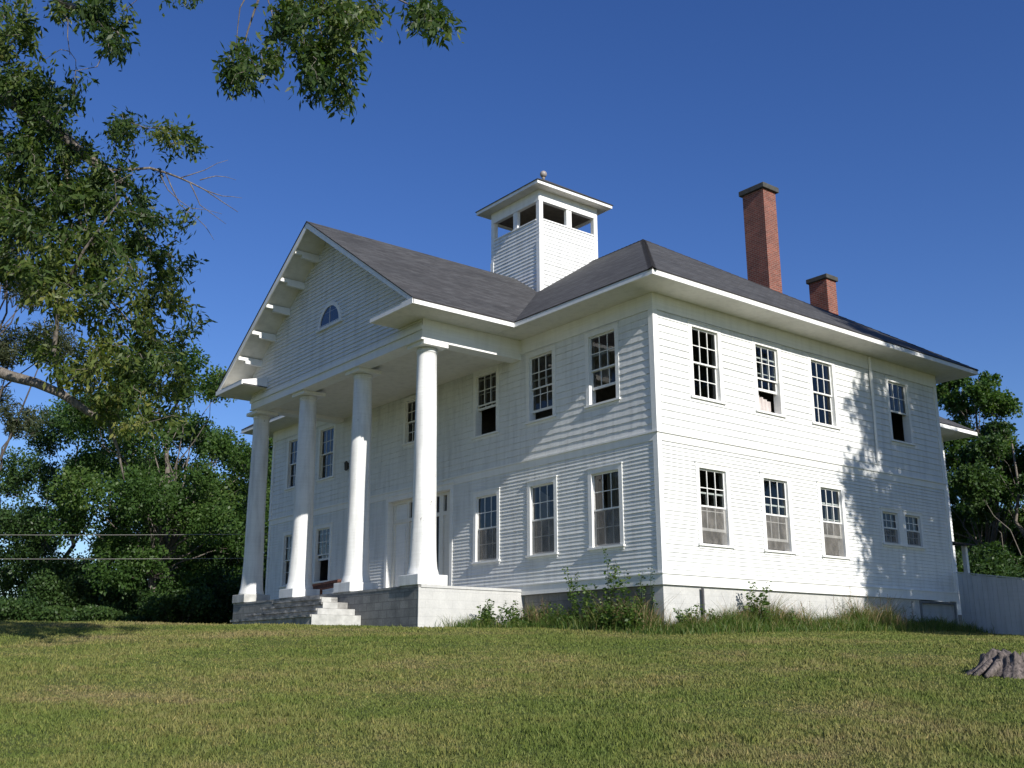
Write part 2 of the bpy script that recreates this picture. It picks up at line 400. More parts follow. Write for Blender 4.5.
def hole(wd): return (wd[0]-wd[1]/2-.03, wd[0]+wd[1]/2+.03, wd[2]-.03, wd[3]+.03)
FH = [hole(x) for x in FRONT]+[DOOR]; SH = [hole(x) for x in SIDE+PAIR]

def window(P, spec, cas=CAS, rows=2, cols=3, label=None):
    c, wdt, z0, z1, lift, drop, scr, cur = spec; u0, u1 = c-wdt/2, c+wdt/2; j = .034
    b = MB()
    ub(b, P, u0-cas, u0, -.20, j, z0, z1); ub(b, P, u1, u1+cas, -.20, j, z0, z1)
    ub(b, P, u0-cas, u1+cas, -.20, j, z1, z1+cas); ub(b, P, u0-cas-.02, u1+cas+.02, -.004, j+.022, z1+cas, z1+cas+.028)
    ub(b, P, u0-cas, u1+cas, -.20, -.002, z0-.06, z0)
    W = b.build('window', M['trim'], house)
    if label: W['label'] = label
    b = MB(); ub(b, P, u0-cas-.03, u1+cas+.03, 0, j+.045, z0-.055, z0-.002); ub(b, P, u0-cas+.01, u1+cas-.01, 0, j-.004, z0-.12, z0-.056)
    b.build('sill', M['trim'], W)
    hm = (z1-z0)/2; g = MB()
    for (za, zb, d) in ((z0+hm-.02-drop, z1-drop, -.05), (z0+lift, z0+hm+.02+lift, -.095)):
        b = MB(); t = .042; dd = .016; bt = .07 if d < -.06 else .042
        ub(b, P, u0+.004, u0+t, d-dd, d+dd, za, zb); ub(b, P, u1-t, u1-.004, d-dd, d+dd, za, zb)
        ub(b, P, u0+t, u1-t, d-dd, d+dd, za, za+bt); ub(b, P, u0+t, u1-t, d-dd, d+dd, zb-.042, zb)
        ia, ib = za+bt, zb-.042
        for k in range(1, cols):
            x = u0+t+(wdt-2*t)*k/cols; ub(b, P, x-.011, x+.011, d-dd+.003, d+dd-.003, ia, ib)
        for k in range(1, rows):
            z = ia+(ib-ia)*k/rows; ub(b, P, u0+t, u1-t, d-dd+.005, d+dd-.005, z-.011, z+.011)
        b.build('sash', M['sash'], W)
        g.face([P(u0+t, d, ia), P(u1-t, d, ia), P(u1-t, d, ib), P(u0+t, d, ib)])
    g.build('pane', M['glass'], W)
    if scr:
        b = MB(); b.face([P(u0+.03, -.018, z0+.03), P(u1-.03, -.018, z0+.03), P(u1-.03, -.018, z0+hm-.03), P(u0+.03, -.018, z0+hm-.03)])
        b.build('screen', M['screen'], W)
    if cur:
        b = MB(); n = 26
        x0, x1, zt, zb = {1: (u0+.1, u0+.5, z1-.1, z0+.75), 2: (u0+.30, u1-.30, z1, z0), 3: (u0+.02, u1-.1, z0+.62, z0-.02)}[cur]
        for k in range(n):
            a0, a1 = x0+(x1-x0)*k/n, x0+(x1-x0)*(k+1)/n
            d0, d1 = -.26+.03*math.sin(k*1.3), -.26+.03*math.sin((k+1)*1.3)
            sag = (.22*(k/n), .22*((k+1)/n)) if cur != 2 else (0, 0)
            b.face([P(a0, d0, zb), P(a1, d1, zb), P(a1, d1, zt-sag[1]), P(a0, d0, zt-sag[0])])
        b.build('curtain', M['curtain'], W)
    return W
for s in FRONT:
    if s[1] > 1.2: window(fr, s, .10, 2, 6)
    else: window(fr, s)
for s in SIDE: window(sd, s)
for s in PAIR: window(sd, s, .09)

b = MB(); ub(b, sd, 10.196, 10.384, -.05, .030, 1.51, 2.58); ub(b, sd, 10.196, 10.384, 0, .074, 1.51, 1.565); b.build('mullion', M['trim'], house)
# --- walls: lower clapboards, upper shingles
b = MB(); siding(b, fr, -WID, 0, .27, HB-.22, .100, .019, FH); b.build('clapboard_wall', M['siding'], house)
b = MB(); siding(b, sd, 0, D, .27, HB-.22, .100, .021, SH, seed=2); b.build('clapboard_wall', M['siding'], house)
b = MB(); siding(b, fr, -WID, 0, HB+.02, 6.78, .183, .015, FH, True, base=.012, seed=3); b.build('shingle_wall', M['siding'], house)
b = MB(); siding(b, sd, 0, D, HB+.02, 6.78, .183, .020, SH, False, base=.012, seed=4); b.build('shingle_wall', M['siding'], house)
b = MB(); siding(b, lambda u, d, z: (-WID-d, u, z), 0, D, .27, 6.78, .15, .016); b.build('clapboard_wall', M['siding'], house)
b = MB(); siding(b, lambda u, d, z: (u, D+d, z), -WID, 0, .27, 6.78, .15, .016); b.build('clapboard_wall', M['siding'], house)
# rooms behind the windows
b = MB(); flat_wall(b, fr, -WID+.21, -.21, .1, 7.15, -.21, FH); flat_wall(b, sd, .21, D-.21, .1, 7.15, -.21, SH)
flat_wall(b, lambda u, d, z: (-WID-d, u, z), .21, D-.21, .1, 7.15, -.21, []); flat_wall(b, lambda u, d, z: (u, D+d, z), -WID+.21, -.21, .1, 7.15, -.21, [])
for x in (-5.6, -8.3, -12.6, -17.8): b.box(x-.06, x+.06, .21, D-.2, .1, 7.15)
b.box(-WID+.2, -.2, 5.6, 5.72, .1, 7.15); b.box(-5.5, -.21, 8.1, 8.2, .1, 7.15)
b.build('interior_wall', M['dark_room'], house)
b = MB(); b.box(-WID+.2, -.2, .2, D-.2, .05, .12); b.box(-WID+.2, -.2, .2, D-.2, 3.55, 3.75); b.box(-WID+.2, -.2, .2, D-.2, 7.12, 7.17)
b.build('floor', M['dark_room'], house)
# trim: water table, belt course, corner boards, frieze
b = MB()
ub(b, fr, -WID-.05, .05, -.02, .05, 0, .25); ub(b, fr, -WID-.07, .07, -.02, .075, .25, .28)
ub(b, sd, -.045, D+.05, -.02, .052, .003, .247); ub(b, sd, -.07, D+.07, -.02, .078, .247, .282)
b.box(-WID-.05, -WID+.02, .02, D, 0, .25)
b.build('water_table', M['trim'], house)
b = MB()
ub(b, fr, -WID-.03, .03, -.02, .030, HB-.22, HB-.03); ub(b, sd, -.028, D+.03, -.02, .032, HB-.22, HB-.03)
ub(b, fr, -WID-.06, .06, -.02, .062, HB-.03, HB+.018); ub(b, sd, -.06, D+.06, -.02, .064, HB-.03, HB+.02)
b.build('belt_course', M['trim'], house)
for (z0, z1, p) in ((.28, HB-.22, .032), (HB+.02, 6.78, .045)):
    b = MB(); b.box(-.12, p, -p, .0, z0, z1); b.box(.0, p, .0, .12, z0, z1); b.build('corner_board', M['trim'], house)
    b = MB(); b.box(0, p, D-.12, D+p, z0, z1); b.build('corner_board', M['trim'], house)
    b = MB(); b.box(-WID-p, -WID+.12, -p, 0, z0, z1); b.build('corner_board', M['trim'], house)
b = MB(); ub(b, fr, -WID-.05, .05, -.05, .05, 6.78, H); ub(b, sd, -.045, D+.05, -.05, .052, 6.783, H); b.box(-WID-.05, -WID+.02, 0, D, 6.78, H)
b.build('frieze', M['trim'], house)
# foundation
b = MB(); b.box(-WID, -.36, .05, .3, -1.6, 0); b.build('foundation', M['block'], house)
b = MB(); b.box(-.358, -.02, .03, .30, -1.6, -.001); b.build('corner_pier', M['block_white'], house)
b = MB(); b.box(-.3, -.022, .302, 10.95, -1.6, -.001); b.box(-.3, -.02, 12.80, D, -1.6, -.001); b.box(-.3, -.02, 10.95, 12.8, -1.6, -1.0); b.build('foundation', M['block_white'], house)
b = MB(); b.box(-.3, -.10, 10.95, 12.80, -1.0, -.05); b.build('crawlspace_panel', M['fence'], house)
b = MB(); b.box(-.02, .012, 10.88, 10.96, -1.2, -.02); b.box(-.02, .012, 12.78, 12.86, -1.2, -.02); b.box(-.02, .012, 10.96, 12.78, -.09, -.02); b.build('crawlspace_frame', M['dark'], house)
b = MB(); b.tube([(.06, 1.30, -.03), (.06, 1.30, -1.4)], .035, 8); b.build('drain_pipe', M['iron'], house)
# downspout
b = MB(); b.tube([(.10, 9.25, 7.15), (.10, 9.25, 5.4), (.10, 9.22, 3.95)], .045, 10); b.build('downspout', M['trim'], house)

# --- roof
R2 = (D+2*OV)/2; RZ = ET+R2*PIT
def roof_face(b, pts):
    p = [np.array(q, float) for q in pts]; e = unit(p[1]-p[0]); nrm = unit(np.cross(p[1]-p[0], p[2]-p[0])); s = np.cross(nrm, e)
    off = random.random()*5
    b.face(p, [(float((q-p[0])@e)+off, float((q-p[0])@s)) for q in p])
e0, e1 = -WID-OV-.03, OV+.03; f0, f1 = -OV-.03, D+OV+.03; zt = ET-.03*PIT+.012
r0, r1 = e0+R2+.03, e1-R2-.03; rm = (f0+f1)/2; RZ = zt+(rm-f0)*PIT
b = MB()
roof_face(b, [(e0, f0, zt), (e1, f0, zt), (r1, rm, RZ), (r0, rm, RZ)])
roof_face(b, [(e1, f0, zt), (e1, f1, zt), (r1, rm, RZ)])
roof_face(b, [(e1, f1, zt), (e0, f1, zt), (r0, rm, RZ), (r1, rm, RZ)])
roof_face(b, [(e0, f1, zt), (e0, f0, zt), (r0, rm, RZ)])
for q in ([(e0, f0), (e1, f0)], [(e1, f0), (e1, f1)], [(e1, f1), (e0, f1)], [(e0, f1), (e0, f0)]):
    b.face([(*q[0], zt-.035), (*q[1], zt-.035), (*q[1], zt), (*q[0], zt)])
roof = b.build('roof', M['roof'], house)
b = MB()
for p, q in (((e1, f0, zt), (r1, rm, RZ)), ((e1, f1, zt), (r1, rm, RZ)), ((r1, rm, RZ), (r0, rm, RZ))):
    p = np.array(p); q = np.array(q); n = 40
    for k in range(n):
        a = p+(q-p)*k/n; c = p+(q-p)*(k+1)/n; t = unit(c-a); s = unit(np.cross(t, (0, 0, 1)))*.13; up = np.array([0, 0, .018+.010])
        b.face([a+s-[0, 0, .065], c+s-[0, 0, .072], c+up*.6, a+up]); b.face([a+up, c+up*.6, c-s-[0, 0, .072], a-s-[0, 0, .065]])
b.build('ridge_cap', M['roof'], roof)
b = MB(); b.box(-WID-OV, OV, -OV, D+OV, H, H+.03); b.build('soffit', M['soffit'], house)
b = MB()
b.box(-4.33, OV+.0, -OV-.022, -OV+.02, H-.006, ET-.022); b.box(-WID-OV, -16.69, -OV-.022, -OV+.02, H-.006, ET-.022)
b.box(OV-.02, OV+.022, -OV-.02, D+OV+.02, H-.007, ET-.024); b.box(-WID-OV-.022, -WID-OV+.02, -OV-.02, D+OV, H-.007, ET-.024)
b.box(-WID-OV, OV, D+OV-.02, D+OV+.022, H-.006, ET-.022)
b.build('fascia', M['trim'], house)

# --- portico roof and gable
GR = 11.588; GP = (11.588-7.36)/6.2; GY = -4.322; GW = -3.41
portico = roof
def gz_roof(x): return GR-GP*abs(x-CX)
b = MB()
for s in (1, -1):
    xe = CX+s*6.23; ze = gz_roof(xe)+.012; yb = 6.2
    p = [(xe, GY-.02, ze), (xe, yb, ze), (CX, yb, GR+.012), (CX, GY-.02, GR+.012)]
    roof_face(b, p if s > 0 else [p[1], p[0], p[3], p[2]])
    lo = [(x, y, z-.035) for x, y, z in p]
    b.face([lo[0], p[0], p[3], lo[3]]); b.face([lo[0], lo[1], p[1], p[0]])
b.build('portico_roof', M['roof'], house)
b = MB()
for s in (1, -1):           # underside boards of the gable overhang
    xe = CX+s*6.17; p = [(xe, GY+.01, gz_roof(xe)-.04), (CX, GY+.01, GR-.04), (CX, -.5, GR-.04), (xe, -.5, gz_roof(xe)-.04)]
    b.face(p); b.face([(x, y, z-.05) for x, y, z in p][::-1])
b.build('portico_soffit', M['soffit'], house)
b = MB()
for s in (1, -1):
    xe = CX+s*6.20
    b.prism([(xe, GY, gz_roof(xe)-.026), (CX, GY, GR-.026), (CX, GY, GR-.23), (xe, GY, gz_roof(xe)-.17)], (0, .04, 0))
b.build('barge_board', M['trim'], house)
# cornice: eave boxes along the portico sides and the returns on its front
for s in (1, -1):
    a, c = CX+s*6.2, CX+s*5.28
    b = MB(); b.box(min(a, c), max(a, c), GY+.02, -OV-.024, H-.004, H+.028)
    rr = CX+s*4.1; b.box(min(rr, a), max(rr, a), GY+.02, GW-.0, H-.008, H+.026)
    b.build('eave_soffit', M['soffit'], house)
    b = MB(); b.box(a-.02, a+.02, GY-.0, -OV-.022, H-.006, ET-.026)
    b.box(min(rr, a+s*.02), max(rr, a+s*.02), GY-.022, GY+.02, H-.012, ET-.022)
    b.box(min(rr, rr+s*.04), max(rr, rr+s*.04), GY+.02, GW, H-.010, ET-.022)
    b.prism([(rr, GY-.03, ET-.022), (rr, GW, ET+.20), (rr, GW, ET-.022)], (s*1.62, 0, 0))
    b.build('cornice_return', M['trim'], house)
# gable wall
b = MB()
def glim(z):
    h = min(5.30, max(.02, (GR-.06-z)/GP)); return CX-h, CX+h
HWZ, HWR = 8.34, .60
siding(b, lambda u, d, z: (u, GW-d, z), CX-5.3, CX+5.3, 7.0, GR-.16, .128, .028, [], False, glim)
b.build('gable_wall', M['siding'], house)
# half round window in the gable
b = MB(); ring = 20; wn = MB(); gl = MB()
for k in range(ring):
    a0, a1 = PI*k/ring, PI*(k+1)/ring
    def P2(r, a, d): return (CX+.12+r*math.cos(a), GW-d, HWZ+r*1.02*math.sin(a))
    b.hexa([P2(HWR-.0, a0, .05), P2(HWR+.13, a0, .05), P2(HWR+.13, a0, -.02), P2(HWR, a0, -.02), P2(HWR, a1, .05), P2(HWR+.13, a1, .05), P2(HWR+.13, a1, -.02), P2(HWR, a1, -.02)])
    gl.face([(CX+.12, GW-.026, HWZ), P2(HWR, a0, .026), P2(HWR, a1, .026)])
hw = b.build('half_round_window', M['trim'], house)
b = MB(); b.box(CX+.12-.012, CX+.12+.012, GW-.034, GW-.028, HWZ, HWZ+HWR); b.build('muntin', M['sash'], hw)
gl.build('pane', plain('dark_glass', (.03, .04, .07), .12, .1), hw)
b = MB(); b.box(CX+.12-.80, CX+.12+.80, GW-.09, GW, HWZ-.09, HWZ-.001); b.build('sill', M['trim'], hw)
# rake outriggers
for s in (1, -1):
    for off in (.85, 1.80, 2.74, 3.72, 4.70):
        x = CX+s*off; zt_ = gz_roof(x)-.10
        b = MB(); h = .06
        b.prism([(x-h, GW-.0, zt_-.23), (x-h, GW-.60, zt_-.21), (x-h, GY+.30, zt_-.12), (x-h, GY+.05, zt_-.12), (x-h, GY+.05, zt_+GP*h*0), (x-h, GW, zt_)], (2*h, 0, 0))
        b.build('rake_bracket', M['trim'], house)
# entablature beams
PX1, PX0 = -5.20, -15.82
b = MB()
b.box(PX0, PX1, GW-.01, GW+.44, 6.62, 7.0); b.box(PX0-.03, PX1+.002, GW-.04, GW-.01, 6.62, 6.66); b.box(PX0-.03, PX1+.03, GW-.055, GW-.012, 6.88, 7.0)
b.box(PX0, PX1, GW+.0, GW+.44, 7.0, H)
b.box(PX1-.44, PX1-.001, GW+.44, -.0, 6.623, H-.002); b.box(PX0+.001, PX0+.44, GW+.44, -.0, 6.623, H-.002)
b.build('entablature', M['trim'], house)
b = MB(); b.box(PX0+.44, PX1-.44, GW+.44, -.0, 6.74, 6.78); b.build('porch_ceiling', M['soffit'], house)

# --- porch, columns, steps
b = MB(); b.box(-16.36, -5.235, -3.37, .04, .09, .15); b.build('porch_floor', M['stone'], house)
b = MB(); b.box(-16.36, -5.25, -3.36, -3.1, -1.6, .085); b.build('porch_front_wall', M['block'], house)
b = MB(); b.box(-5.255, -5.225, -3.365, .045, -1.6, .086); b.box(-5.33, -5.20, -3.3, .045, .088, .154); b.build('porch_side_wall', M['block_white'], house)
PR = [(.405, .42), (.41, .46), (.40, .50), (.372, .60), (.352, .80), (.338, 1.1), (.325, 1.6), (.318, 2.2), (.312, 3.0), (.303, 4.0), (.290, 5.0), (.272, 6.0), (.266, 6.38), (.285, 6.395), (.29, 6.42), (.27, 6.44), (.28, 6.50)]
PRS = []
for (a0, a1), (c0, c1) in zip(PR, PR[1:]): PRS += [(a0+(c0-a0)*q, a1+(c1-a1)*q) for q in np.linspace(0, 1, 5)[:-1]]
PRS.append(PR[-1])
for k, x in enumerate((-5.66, -9.07, -12.49, -15.92)):
    b = MB(); b.lathe(PRS, x, -2.95, 48, .0042); c = b.build('column', M['column'], house, True)
    b = MB(); b.box(x-.46, x+.46, -3.41, -2.49, .152, .42); b.build('plinth', M['step_white'] if k == 3 else M['stone'] if False else M['column'], c, bevel=.012)
    b = MB(); b.box(x-.37, x+.45, -3.36, -2.56, 6.515, 6.618); b.build('abacus', M['trim'], c)
st = None
b = MB()
for (a_, c_, f_, k_, z0_, z1_) in ((-13.0, -8.02, -4.86, -3.37, -1.5, -.52), (-12.75, -8.35, -4.52, -3.372, -.52, -.34), (-12.5, -8.75, -4.15, -3.374, -.34, -.15), (-12.25, -9.3, -3.9, -3.376, -.15, .02)):
    b.box(a_, c_, f_, k_, z0_, z1_-.065); b.box(a_-.03, c_-.002, f_-.045, k_, z1_-.065, z1_)
st = b.build('steps', M['stone'], house)
sm_ = st.modifiers.new('sub', 'SUBSURF'); sm_.subdivision_type = 'SIMPLE'; sm_.levels = sm_.render_levels = 6
tx = bpy.data.textures.new('wear', 'CLOUDS'); tx.noise_scale = .45; dm = st.modifiers.new('wear', 'DISPLACE'); dm.texture = tx; dm.strength = .045; dm.mid_level = .55; dm.texture_coords = 'GLOBAL'
for q in ((-8.02, -8.0, -4.86, -3.38, -1.4, -.53), (-8.35, -8.33, -4.52, -3.38, -.515, -.35), (-8.75, -8.73, -4.15, -3.70, -.335, -.16), (-9.3, -9.28, -3.9, -3.6, -.145, .01)):
    b = MB(); b.box(*q); b.build('step_end', M['step_white'], st)
# --- entrance: recessed doorway
x0, x1, z0, z1 = DOOR; dy = .26
b = MB(); b.box(x0-.14, x0, -.034, dy, z0, z1); b.box(x1, x1+.14, -.034, dy, z0, z1); b.box(x0-.14, x1+.14, -.034, dy, z1, z1+.16); b.box(x0-.2, x1+.2, -.07, 0, z1+.16, z1+.2)
dr = b.build('doorway', M['trim'], house)
b = MB()
for u, wd in ((x0, .14), (-11.34, .12), (-9.86, .12), (-9.50, .22), (-9.10, x1+9.10)): b.box(u, u+wd, dy-.10, dy, z0, z1-.1)
b.box(x0, x1, dy-.098, dy-.002, z1-.1, z1-.001)
for a_, c_ in ((x0+.14, -11.34), (-11.22, -9.86), (-9.74, -9.50), (-9.28, -9.10)): b.box(a_, c_, dy-.098, dy-.004, 2.62, 2.74)
b.box(-9.28, -9.10, dy-.06, dy-.01, z0, 2.62); b.box(-9.74, -9.50, dy-.06, dy-.01, z0, .62)
b.build('door_frame', M['soffit'], dr)
b = MB(); b.box(x0+.14, -11.34, dy-.05, dy-.01, z0, 2.62); b.box(x0+.14, -11.34, dy-.05, dy-.01, 2.74, z1-.1)
for k in (0, 1): b.box(x0+.30, -11.48, dy-.068, dy-.05, .35+k*1.15, 1.35+k*1.15)
b.build('boarded_sidelight', M['trim'], dr)
for a, c in ((-11.21, -10.55), (-10.53, -9.87)):
    b = MB(); b.box(a, c, dy-.06, dy-.02, z0+.02, 2.60)
    for (p, q) in ((.35, 1.05), (1.25, 2.35)): b.box(a+.12, c-.12, dy-.075, dy-.06, p, q)
    b.build('door', M['soffit'], dr)
b = MB()
for a, c, p, q in ((-9.74, -9.50, .62, 2.62), (-9.74, -9.50, 2.74, z1-.1), (-9.28, -9.10, 2.74, z1-.1), (-11.22, -9.86, 2.74, z1-.1)): b.face([(a, dy-.03, p), (c, dy-.03, p), (c, dy-.03, q), (a, dy-.03, q)])
b.build('pane', M['glass'], dr)

# --- cupola
qx, qy, qh = CX, 5.39, 1.39
cup = MB(); cup.box(qx-qh+.02, qx+qh-.02, qy-qh+.02, qy+qh-.02, 9.5, 11.0)
cupola = cup.build('cupola', M['siding'], house)
fl = [(lambda u, d, z: (qx+u, qy-qh-d, z)), (lambda u, d, z: (qx+qh+d, qy+u, z)), (lambda u, d, z: (qx-u, qy+qh+d, z)), (lambda u, d, z: (qx-qh-d, qy-u, z))]
b = MB()
for k, P in enumerate(fl): siding(b, P, -qh, qh, 10.2, 13.44, .135, .022, seed=20+k)
b.build('cupola_wall', M['siding'], cupola)
for sx in (1, -1):
    for sy in (1, -1):
        b = MB()
        b.box(qx+sx*(qh+.035), qx+sx*(qh-.14), qy+sy*(qh+.035), qy+sy*(qh-.14), 10.0, 12.6)
        b.box(qx+sx*(qh+.015), qx+sx*(qh-.16), qy+sy*(qh+.015), qy+sy*(qh-.16), 12.6, 14.16)
        b.build('corner_post', M['trim'], cupola)
for P in fl:
    b = MB(); ub(b, P, -.10, .14, -.13, .0, 13.48, 14.16); b.build('post', M['trim'], cupola)
b = MB()
for k, P in enumerate(fl):
    ub(b, P, -qh, qh, -.13, .025+.002*k, 14.16, 14.60); ub(b, P, -qh+.16, qh-.16, -.13, .035, 13.44, 13.49)
b.build('beam', M['trim'], cupola)
b = MB(); b.box(qx-qh+.13, qx+qh-.13, qy-qh+.13, qy+qh-.13, 14.2, 14.24); b.box(qx-qh+.02, qx+qh-.02, qy-qh+.02, qy+qh-.02, 12.9, 12.96)
b.build('cupola_ceiling', M['raw_wood'], cupola)
ce = qh+.42; b = MB(); b.box(qx-ce+.02, qx+ce-.02, qy-ce+.02, qy+ce-.02, 14.58, 14.62); b.build('cupola_soffit', M['soffit'], cupola)
b = MB()
for k, P in enumerate(fl): ub(b, P, -ce, ce-.022, .395, .418, 14.57, 14.70)
b.build('cupola_fascia', M['trim'], cupola)
b = MB(); c4 = [(qx-ce-.03, qy-ce-.03, 14.71), (qx+ce+.03, qy-ce-.03, 14.71), (qx+ce+.03, qy+ce+.03, 14.71), (qx-ce-.03, qy+ce+.03, 14.71)]
for k in range(4): roof_face(b, [c4[k], c4[(k+1) % 4], (qx, qy, 15.92)])
for k in range(4):
    p, q = c4[k], c4[(k+1) % 4]; b.face([(p[0], p[1], 14.685), (q[0], q[1], 14.685), q, p])
b.build('cupola_roof', M['roof'], cupola)
b = MB(); b.lathe([(.05, 15.8), (.05, 15.95), (.07, 15.97), (.04, 16.0)]+[(.135*math.sin(a), 16.12-.135*math.cos(a)) for a in np.linspace(.3, PI-.02, 9)], qx, qy, 16); b.build('finial', M['finial'], cupola, True)

# --- chimneys
def chimney(x0, x1, y0, y1, zb, zt_, ov, ch):
    b = MB(); b.box(x0, x1, y0, y1, zb, zt_); c = b.build('chimney', M['brick'], house)
    b = MB(); b.box(x0-ov, x1+ov, y0-ov, y1+ov, zt_, zt_+ch); b.build('chimney_cap', M['cap'], c, bevel=.02)
chimney(-5.55, -4.60, 10.87, 11.58, 8.6, 14.95, .10, .20)
chimney(-4.15, -3.40, 12.56, 13.12, 7.8, 11.48, .07, .17)

# --- rear wing (its eave shows past the right end)
b = MB(); siding(b, lambda u, d, z: (-5+d, u, z), D, 22.2, 0, H, .15, .018); siding(b, lambda u, d, z: (u, 22.2+d, z), -17, -5, 0, H, .15, .018); siding(b, lambda u, d, z: (-17-d, u, z), D, 22.2, 0, H, .15, .018)
wg = b.build('rear_wing', M['siding'], house)
b = MB(); b.box(-17, -5, D, 22.2, -1.8, 0); b.build('wing_foundation', M['block'], wg)
b = MB(); b.box(-18, -4, D+OV+.03, 23.1, H, H+.03); b.build('wing_soffit', M['soffit'], wg)
b = MB(); b.box(-4.02, -3.98, D+OV+.03, 23.12, H-.005, ET-.02); b.box(-18, -4.02, 23.08, 23.12, H-.006, ET-.022); b.build('wing_fascia', M['trim'], wg)
b = MB(); wr = 7.03*PIT; a = (-3.95, D+OV+.1, ET); c = (-3.95, 23.15, ET); d = (-18.05, 23.15, ET); e = (-18.05, D+OV+.1, ET)
roof_face(b, [a, c, (-11, 16.1, ET+wr), (-11, D+OV+.1, ET+wr)]); roof_face(b, [c, d, (-11, 16.1, ET+wr)]); roof_face(b, [d, e, (-11, D+OV+.1, ET+wr), (-11, 16.1, ET+wr)])
b.build('wing_roof', M['roof'], wg)

# ------------------------------------------------------------------ lean-to behind the fence, fence
lt = thing('lean_to', (-2.6, 15.4, gz(-2.6, 15.4)), 'small shed roof on white posts behind the board fence', 'shed')
o3 = tuple(lt.location)
b = MB(o3); b.prism([(-4.96, 14.3, 2.45), (-.95, 14.3, 2.06), (-.95, 14.3, 2.00), (-4.96, 14.3, 2.39)], (0, 1.9, 0)); b.build('lean_to_roof', M['roof'], lt)
for y in (14.98, 16.05):
    b = MB(o3); b.box(-1.32, -1.18, y-.07, y+.07, -1.6, 2.02); b.build('post', M['trim'], lt)
b = MB(o3); b.box(-4.96, -1.0, 14.32, 14.36, 1.86, 1.99+.0); b.build('beam', M['trim'], lt)
FYY = D+.02
fn = thing('board_fence', (3.5, FYY, float(gz(3.5, FYY))), 'pale board fence running from the back corner of the house', 'fence'); o3 = tuple(fn.location)
def ftop(x): return .88-.155*min(x, 4.5)
b = MB(o3); x = .09
rg = random.Random(5)
while x < 9.0:
    wd = .145; dz = rg.uniform(-.012, .012); dd = rg.uniform(0, .006); g = float(gz(x, FYY))
    p = [(x, FYY-dd, g-.2), (x+wd, FYY-dd, g-.2), (x+wd, FYY-dd+.022, g-.2), (x, FYY-dd+.022, g-.2)]
    q = [(u, v, ftop(u)+dz) for u, v, _ in p]; b.hexa(p+q); x += wd+.007
b.build('board_panel', M['fence'], fn)
b = MB(o3)
for dz in (-.25, -1.25):
    b.prism([(.09, FYY+.03, ftop(.09)+dz), (.09, FYY+.07, ftop(.09)+dz), (.09, FYY+.07, ftop(.09)+dz+.09), (.09, FYY+.03, ftop(.09)+dz+.09)], (4.4, 0, -.155*4.4))
b.build('rail', M['fence'], fn)
b = MB(o3)
b.hexa([(.08, FYY-.03, ftop(.08)+.012), (4.5, FYY-.03, ftop(4.5)+.012), (4.5, FYY+.06, ftop(4.5)+.012), (.08, FYY+.06, ftop(.08)+.012), (.08, FYY-.03, ftop(.08)+.045), (4.5, FYY-.03, ftop(4.5)+.045), (4.5, FYY+.06, ftop(4.5)+.045), (.08, FYY+.06, ftop(.08)+.045)])
b.build('cap_rail', M['fence'], fn)
for x in (.2, 2.6, 5.0, 7.4):
    b = MB(o3); b.box(x-.05, x+.05, FYY+.07, FYY+.17, float(gz(x, FYY))-.4, ftop(x)-.05); b.build('post', M['fence'], fn)

# ------------------------------------------------------------------ things on the porch
bn = thing('wooden_bench', (-13.35, -1.5, .15), 'reddish brown plank bench on the porch between the two middle columns', 'bench'); o3 = (-13.35, -1.5, .15)
b = MB(o3); b.hexa([(-14.4, -1.75, .62), (-12.3, -1.75, .70), (-12.3, -1.3, .72), (-14.4, -1.3, .64), (-14.4, -1.75, .69), (-12.3, -1.75, .77), (-12.3, -1.3, .80), (-14.4, -1.3, .72)]); b.build('seat', M['rust'], bn)
b = MB(o3); b.hexa([(-14.35, -1.73, .46), (-12.35, -1.73, .54), (-12.35, -1.69, .54), (-14.35, -1.69, .46), (-14.35, -1.73, .615), (-12.35, -1.73, .695), (-12.35, -1.69, .695), (-14.35, -1.69, .615)]); b.build('apron', M['rust'], bn)
for x in (-14.1, -12.6):
    b = MB(o3); b.box(x-.05, x+.05, -1.68, -1.32, .15, .60); b.build('leg', M['rust'], bn)
bk = plain('pink_brick', (.42, .27, .20), .9, .3, 12)
for k, (x, y, z, r, lb) in enumerate(((-13.22, -2.35, .15, .3, 'loose pinkish brick lying under the bench beside the third column'), (-13.0, -2.2, .15, -.5, 'pale loose brick propped against the column plinth'), (-13.12, -2.3, .24, .9, 'loose brick on top of two others by the column'))):
    b = MB(); b.box(-.12, .12, -.06, .06, 0, .085); o = b.build('brick', bk, bevel=.008); o.location = (x, y, z); o.rotation_euler = (.0, 0, r); tag(o, lb, 'brick', 'loose bricks on the porch')
wl = thing('wall_lantern', (-15.02, -.05, 4.75), 'small dark lantern fixed to the upper wall behind the columns', 'lantern'); o3 = (-15.02, -.05, 4.75)
b = MB(o3); b.box(-14.99, -14.91, -.04, .0, 4.84, 5.06); b.build('bracket', M['iron'], wl)
b = MB(o3); b.lathe([(.03, 4.78), (.06, 4.81), (.07, 5.04), (.08, 5.05), (.02, 5.12)], -14.95, -.11, 8); b.build('lamp_body', M['iron'], wl)

